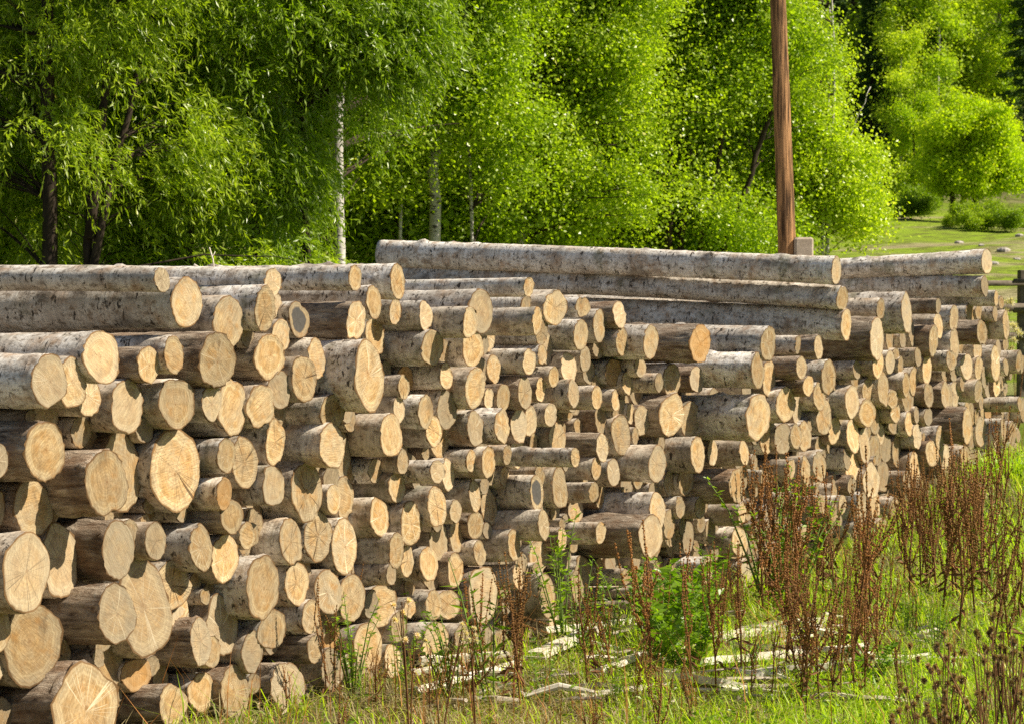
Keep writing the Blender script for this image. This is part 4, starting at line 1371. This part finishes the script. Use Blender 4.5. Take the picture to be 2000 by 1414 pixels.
DM = [dock_meshes(300, 1.0, 9, .12), dock_meshes(301, .9, 7, .10), dock_meshes(302, 1.1, 12, .14), dock_meshes(303, .8, 4, .06), dock_meshes(304, .95, 8, .20), dock_meshes(305, 1., 2, .03)]
DOCKS = [ # px, base py, top py, kind, label
 (680, 1330, 1095, 1, 'brown dock plant with green leaves before the light log ends at left'),
 (655, 1372, 1180, 3, 'short brown dock behind the leafy left one'),
 (640, 1385, 1120, 5, 'single curved brown stalk crossing dark gaps at lower left'),
 (1018, 1400, 1075, 2, 'densest dark brown dock bundle at lower centre'),
 (1000, 1385, 1100, 1, 'brown dock hugging the densest central bundle'),
 (925, 1370, 1120, 1, 'brown dock left of the densest central bundle'),
 (1150, 1365, 1110, 1, 'brown dock right of the densest central bundle'),
 (1168, 1330, 1130, 3, 'slim brown dock beside the green feathery weed'),
 (1272, 1345, 1015, 4, 'tall dock fanning out before the very thick log'),
 (1345, 1300, 1050, 3, 'thin dock rising from the green nettle patch'),
 (1352, 1365, 1090, 5, 'single stalk in the green nettle patch'),
 (1400, 1385, 1060, 0, 'tall brown dock right of the green nettle patch'),
 (1412, 1290, 1100, 3, 'small brown dock close behind the nettle patch'),
 (1240, 1372, 1225, 4, 'low reddish branching dock near the bottom'),
 (1475, 1170, 870, 1, 'leftmost tall dock of the leafy cluster on the pile'),
 (1500, 1190, 862, 2, 'dense dock second in the leafy cluster'),
 (1530, 1200, 905, 2, 'bushy dock in the middle of the leafy cluster'),
 (1555, 1205, 890, 0, 'dock right of the middle of the leafy cluster'),
 (1490, 1215, 930, 1, 'lower dock at the left of the leafy cluster'),
 (1575, 1400, 1105, 2, 'biggest dark dock bundle at lower right centre'),
 (1560, 1385, 1180, 0, 'dark dock hugging the biggest bundle on its left'),
 (1600, 1390, 1095, 4, 'open branching dock right of the biggest bundle'),
 (1505, 1375, 1200, 3, 'thin dark dock left of the biggest bundle'),
 (1640, 1390, 1150, 0, 'dock before the bleached slabs, right of biggest bundle'),
 (1668, 1380, 1170, 1, 'narrow dock right of the slabs'),
 (1725, 1330, 1075, 1, 'brown dock right of the slab heap'),
 (1738, 1250, 1110, 5, 'lone upright stalk in bright grass'),
 (1700, 1225, 870, 4, 'wide-branching dock before the right log ends'),
 (1690, 1240, 950, 3, 'slim dock beside the wide-branching one'),
 (1632, 1180, 905, 4, 'open dock against the pale log ends'),
 (1600, 1170, 985, 1, 'short dock low against the pile'),
 (1775, 1190, 880, 2, 'dense dock right of the lowest pale log'),
 (1765, 1160, 905, 0, 'tall dock tight against the logs at right'),
 (1800, 1180, 950, 1, 'dock between two dense ones at right'),
 (1840, 1215, 890, 2, 'dense dark dock near the right pile end'),
 (1830, 1180, 930, 0, 'dock close behind the dense right one'),
 (1862, 1190, 920, 4, 'spreading dock at the right pile end'),
 (1905, 1215, 862, 2, 'tallest dense dock at the right pile end'),
 (1895, 1175, 880, 0, 'dock hugging the tallest right dock on its left'),
 (1918, 1190, 900, 1, 'dock hugging the tallest right dock on its right'),
 (1960, 1260, 930, 4, 'thin brown dock over bright grass at right edge'),
 (1985, 1230, 905, 3, 'rightmost tall brown dock'),
 (1975, 1300, 1040, 1, 'lower brown dock at the right edge'),
 (1935, 1290, 1060, 3, 'thin dock before the bright right grass'),
 (1755, 1400, 1240, 5, 'yellowish single stalk near the bottom right'),
 (1462, 1395, 1230, 3, 'small dock near the bottom, right of centre'),
 (870, 1390, 1240, 3, 'small brown dock at lower left of centre'),
 (735, 1395, 1270, 1, 'low brown dock at the bottom left'),
 (560, 1400, 1300, 3, 'little brown dock beside the lowest left logs')]
def trio(kind, loc, rz, sc, name, parts, label, group, cat='plant'):
    root = empty(name, loc); root.rotation_euler = (.11*math.sin(loc[0]*37.), .11*math.sin(loc[1]*53.), rz); root.scale = sc
    for nm, me in parts: link(nm, me, root)
    tag(root, label, cat, group); return root
HG = [1.0, .9, 1.1, .8, .95, 1.]
for k, (px, by, ty, kd, lab) in enumerate(DOCKS):
    rs = RS(900+k); p = on_ground(px, min(by, 1700))
    if by > 1385 or (k % 5 == 0 and by > 1250):
        pass
    hh = (by-ty)/F*p[1]; s = hh/HG[kd]
    trio(kd, p, rs.rand()*6.28, (max(s, .6)*rs.uniform(.9, 1.15),)*2+(s,), 'dock_plant', zip(('stalk', 'seed_spray', 'dry_foliage'), DM[kd]), lab, 'dried brown dock plants')
# the thicket of further stalks before the right half of the pile
rs = RS(4242); cnt = 0
while cnt < 50:
    px = rs.uniform(1440, 1995) if cnt < 36 else rs.uniform(600, 1440)
    lo = np.interp(px, [600, 1000, 1440, 1700, 1950, 2000], [1400, 1350, 1200, 1140, 1000, 950])
    by = lo+rs.rand()**1.8*260
    p = on_ground(px, by)
    if not (.866*p[0]-.5*p[1] > C0+.15): continue
    kd = rs.randint(0, 6); s = rs.uniform(.3, 1.05)*(1. if px > 1440 else .6)
    trio(kd, p, rs.rand()*6.28, (max(.6, s)*rs.uniform(.8, 1.2),)*2+(s,), 'dock_plant', zip(('stalk', 'seed_spray', 'dry_foliage'), DM[kd]),
         'brown dock stalk in the dense thicket before the right half of the pile' if px > 1440 else 'short brown dock stalk scattered in grass along the left pile foot', 'dock stalks of the thicket' if px > 1440 else 'dock stalks along the pile foot')
    cnt += 1
# --- green leafy weeds
def weed_meshes(seed, nst, hgt, L, W, spread, nl, droop=.2):
    rs = RS(seed); st = MB(); lf = MB(); P = []; Dd = []
    for s_ in range(nst):
        az = rs.rand()*6.28; o = np.array([math.cos(az), math.sin(az), 0]); b0 = o*spread*.25*rs.rand(); hh = hgt*rs.uniform(.6, 1.)
        pp = np.array([b0, b0+o*spread*.3+[0, 0, hh*.4], b0+o*spread*.6+[0, 0, hh*.75], b0+o*spread+[0, 0, hh]]); st.tube(pp, [.004, .0035, .0025, .001], 5, False)
        s = rs.uniform(.12, 1., nl)*3; ii = np.minimum(s.astype(int), 2); fr = (s-ii)[:, None]; q = pp[ii]*(1-fr)+pp[ii+1]*fr
        a = rs.rand(nl)*6.28; P.append(q); Dd.append(np.column_stack([np.cos(a), np.sin(a), rs.uniform(-droop, .8, nl)]))
    P = np.vstack(P); Dd = np.vstack(Dd); m = len(P); z_ = (.5+.8*rs.rand(m))
    leaves(lf, P, Dd, L*z_, W*z_, rs, np.array([0, 0, 1.])+0*P, .15)
    return st.mesh('stem', [M_GSTEM], True), lf.mesh('foliage', [LF_WEED])
WM = {'nettle': weed_meshes(400, 16, .6, .065, .042, .22, 26), 'mug': weed_meshes(401, 7, .7, .045, .014, .12, 40), 'lance': weed_meshes(402, 3, .6, .06, .014, .08, 26), 'fine': weed_meshes(403, 9, .5, .03, .012, .16, 36)}
WH = {'nettle': .6, 'mug': .7, 'lance': .6, 'fine': .5}
WEEDS = [(1305, 1270, 1100, 'nettle', 'leafy bright nettle clump before the very thick log'), (1370, 1275, 1085, 'nettle', 'nettle clump right of the tall fanning dock'), (1340, 1330, 1150, 'nettle', 'lower nettle clump at the foot of the first two'),
 (1280, 1310, 1130, 'nettle', 'nettle clump left of the tall fanning dock'), (1395, 1200, 1030, 'mug', 'narrow-leaved weed reaching the white butterfly log'), (1100, 1260, 990, 'mug', 'tall feathery green weed against the central logs'), (1130, 1290, 1080, 'mug', 'feathery weed right of the tall one'),
 (1190, 1270, 1120, 'fine', 'fine-leaved weed before the shaded lower logs'), (1215, 1240, 1090, 'fine', 'fine-leaved weed under the very thick log'), (960, 1385, 1065, 'lance', 'lance-leaved green stem before the upright log end'), (770, 1300, 1130, 'lance', 'lance-leaved stem before the orange lower log'),
 (780, 1345, 1200, 'mug', 'green-grey weed among the lowest left logs'), (690, 1360, 1160, 'fine', 'fine green weed wrapped round the left dock'), (1500, 1190, 920, 'fine', 'green climbing weed left in the brown cluster'), (1540, 1200, 940, 'fine', 'green climbing weed centre in the brown cluster'), (1520, 1180, 1000, 'mug', 'green weed low in the brown cluster'),
 (1700, 1345, 1240, 'nettle', 'broad-leaved weed right of the slab heap'), (1780, 1350, 1240, 'lance', 'broad pale green shoot at the lower right'), (410, 1390, 1300, 'lance', 'small green sprout beside the lowest left logs'), (300, 1385, 1290, 'fine', 'mossy sprout between the big left log ends'),
 (890, 1385, 1180, 'fine', 'fine green weed left of the central docks'), (1060, 1385, 1250, 'mug', 'low green weed right of the densest dock'), (1200, 1385, 1290, 'fine', 'low fine weed at the bottom centre'), (1450, 1330, 1210, 'fine', 'low green weed left of the slab heap'), (1830, 1290, 1150, 'fine', 'fine green weed in the right grass'),
 (1650, 1215, 1110, 'mug', 'weed before the lowest pale logs'), (1930, 1180, 1000, 'mug', 'green weed beside the right pile end'), (1770, 1260, 1150, 'fine', 'fine weed right of centre in bright grass')]
for k, (px, by, ty, kd, lab) in enumerate(WEEDS):
    p = on_ground(px, by); hh = (by-ty)/F*p[1]; s = hh/WH[kd]
    trio(kd, p, k*1.3, (s*1.1, s*1.1, s), 'leafy_weed', zip(('stem', 'foliage'), WM[kd]), lab, 'green leafy weeds')
# --- fluffy thistle heads
def thistle(seed, nst, hgt, spread, mat, r=.016, nh=4):
    rs = RS(seed); st = MB(); hd = MB()
    for s_ in range(nst):
        az = rs.rand()*6.28; o = np.array([math.cos(az), math.sin(az), 0]); hh = hgt*rs.uniform(.7, 1.)
        pp = np.array([[0, 0, 0], o*spread*.4+[0, 0, hh*.5], o*spread+[0, 0, hh]]); st.tube(pp, [.003, .0025, .0015], 5, False)
        for h in range(nh):
            c = pp[2]+rs.randn(3)*.03*np.array([1, 1, .7]); st.tube([pp[2]*.4+pp[1]*.6, c], .0012, 4, False)
            m = 90; d = unit(rs.randn(m, 3)+[0, 0, .3]); leaves(hd, np.repeat(c[None], m, 0), d, r*(.7+.6*rs.rand(m)), .0035, rs)
    return st.mesh('stem', [M_STALK], True), hd.mesh('fluff', [mat])
M_BRF = m_leaf('brown_fluff', (.22, .13, .06), (.36, .24, .13), (.5, .38, .24), .2, .9, .1)
T1 = thistle(500, 3, .5, .06, M_FLUFF, .012, 2); T2 = thistle(501, 7, .5, .12, M_BRF, .008, 5); T3 = thistle(502, 8, .9, .14, M_FLUFF, .03, 4)
for px, D, ty, T, hgt, lab in [(930, 12.6, 1195, T1, .5, 'fluffy pale thistle heads before the upright log end'), (800, 12.3, 1150, T1, .5, 'pair of fluffy thistle heads before the lower left logs'), (860, 12.5, 1190, T1, .5, 'fluffy thistle heads beside the lowest log ends'), (1960, 25.5, 585, T3, .9, 'tall white fluffy flower heads before the fence'), (1985, 26., 640, T3, .9, 'white fluffy flower heads at the right edge'),
    (1900, 24.6, 895, T1, .5, 'pale fluffy heads at the foot of the right pile end'), (1912, 24., 990, T1, .5, 'white fluff tuft in grass at the right pile end'),
    (1850, 9.6, 1235, T2, .5, 'blurred brown seed-head plant close to camera, leftmost'), (1950, 9.2, 1200, T2, .5, 'blurred brown seed-head plant at the right bottom'), (1985, 9.4, 1210, T2, .5, 'blurred brown seed-head plant cut by the right edge'), (1900, 8.8, 1290, T2, .5, 'lowest blurred brown seed-head plant')]:
    x = X_(px, D); g = float(ground(x, D)); hh = at(px, ty, D)[2]-g; s = hh/hgt
    xy = max(.8, min(s, 1.6))
    trio(0, (x, D, g), px*.7, (xy, xy, s), 'thistle_plant', zip(('stem', 'fluff'), T), lab, 'thistle plants with fluffy heads')
# ---------------------------------------------------------------- light, camera
SUN = np.array([.70, -.09, .67]); SUN /= np.linalg.norm(SUN)
sun = bpy.data.lights.new('sun', 'SUN'); sun.energy = 5.0; sun.angle = math.radians(.6); sun.color = (1., .90, .74)
so_ = bpy.data.objects.new('sun', sun); COL.objects.link(so_)
so_.rotation_euler = Vector(SUN).to_track_quat('Z', 'Y').to_euler()
so_.location = (20, 0, 20)
w = bpy.data.worlds.new('World'); scn.world = w; w.use_nodes = True
nt = w.node_tree; bg = nt.nodes['Background']
sky = nt.nodes.new('ShaderNodeTexSky'); sky.sky_type = 'NISHITA'; sky.sun_disc = False
sky.sun_elevation = math.asin(SUN[2]); sky.sun_rotation = math.atan2(SUN[0], SUN[1])
nt.links.new(sky.outputs[0], bg.inputs[0]); bg.inputs[1].default_value = .05
cam = bpy.data.cameras.new('camera'); co_ = bpy.data.objects.new('camera', cam); COL.objects.link(co_)
co_.location = CAM; co_.rotation_euler = (math.pi/2-TH, 0, 0)
cam.sensor_width = 36; cam.lens = 36*F/2000; cam.clip_end = 1000; cam.clip_start = .1
cam.dof.use_dof = True; cam.dof.focus_distance = 14.5; cam.dof.aperture_fstop = 9
scn.camera = co_
scn.view_settings.view_transform = 'Standard'; scn.view_settings.look = 'None'
scn.view_settings.exposure = .78; scn.view_settings.gamma = 1
scn.cycles.max_bounces = 6; scn.cycles.diffuse_bounces = 4; scn.cycles.transmission_bounces = 4
scn.cycles.use_denoising = False
scn.cycles.sample_clamp_indirect = 6
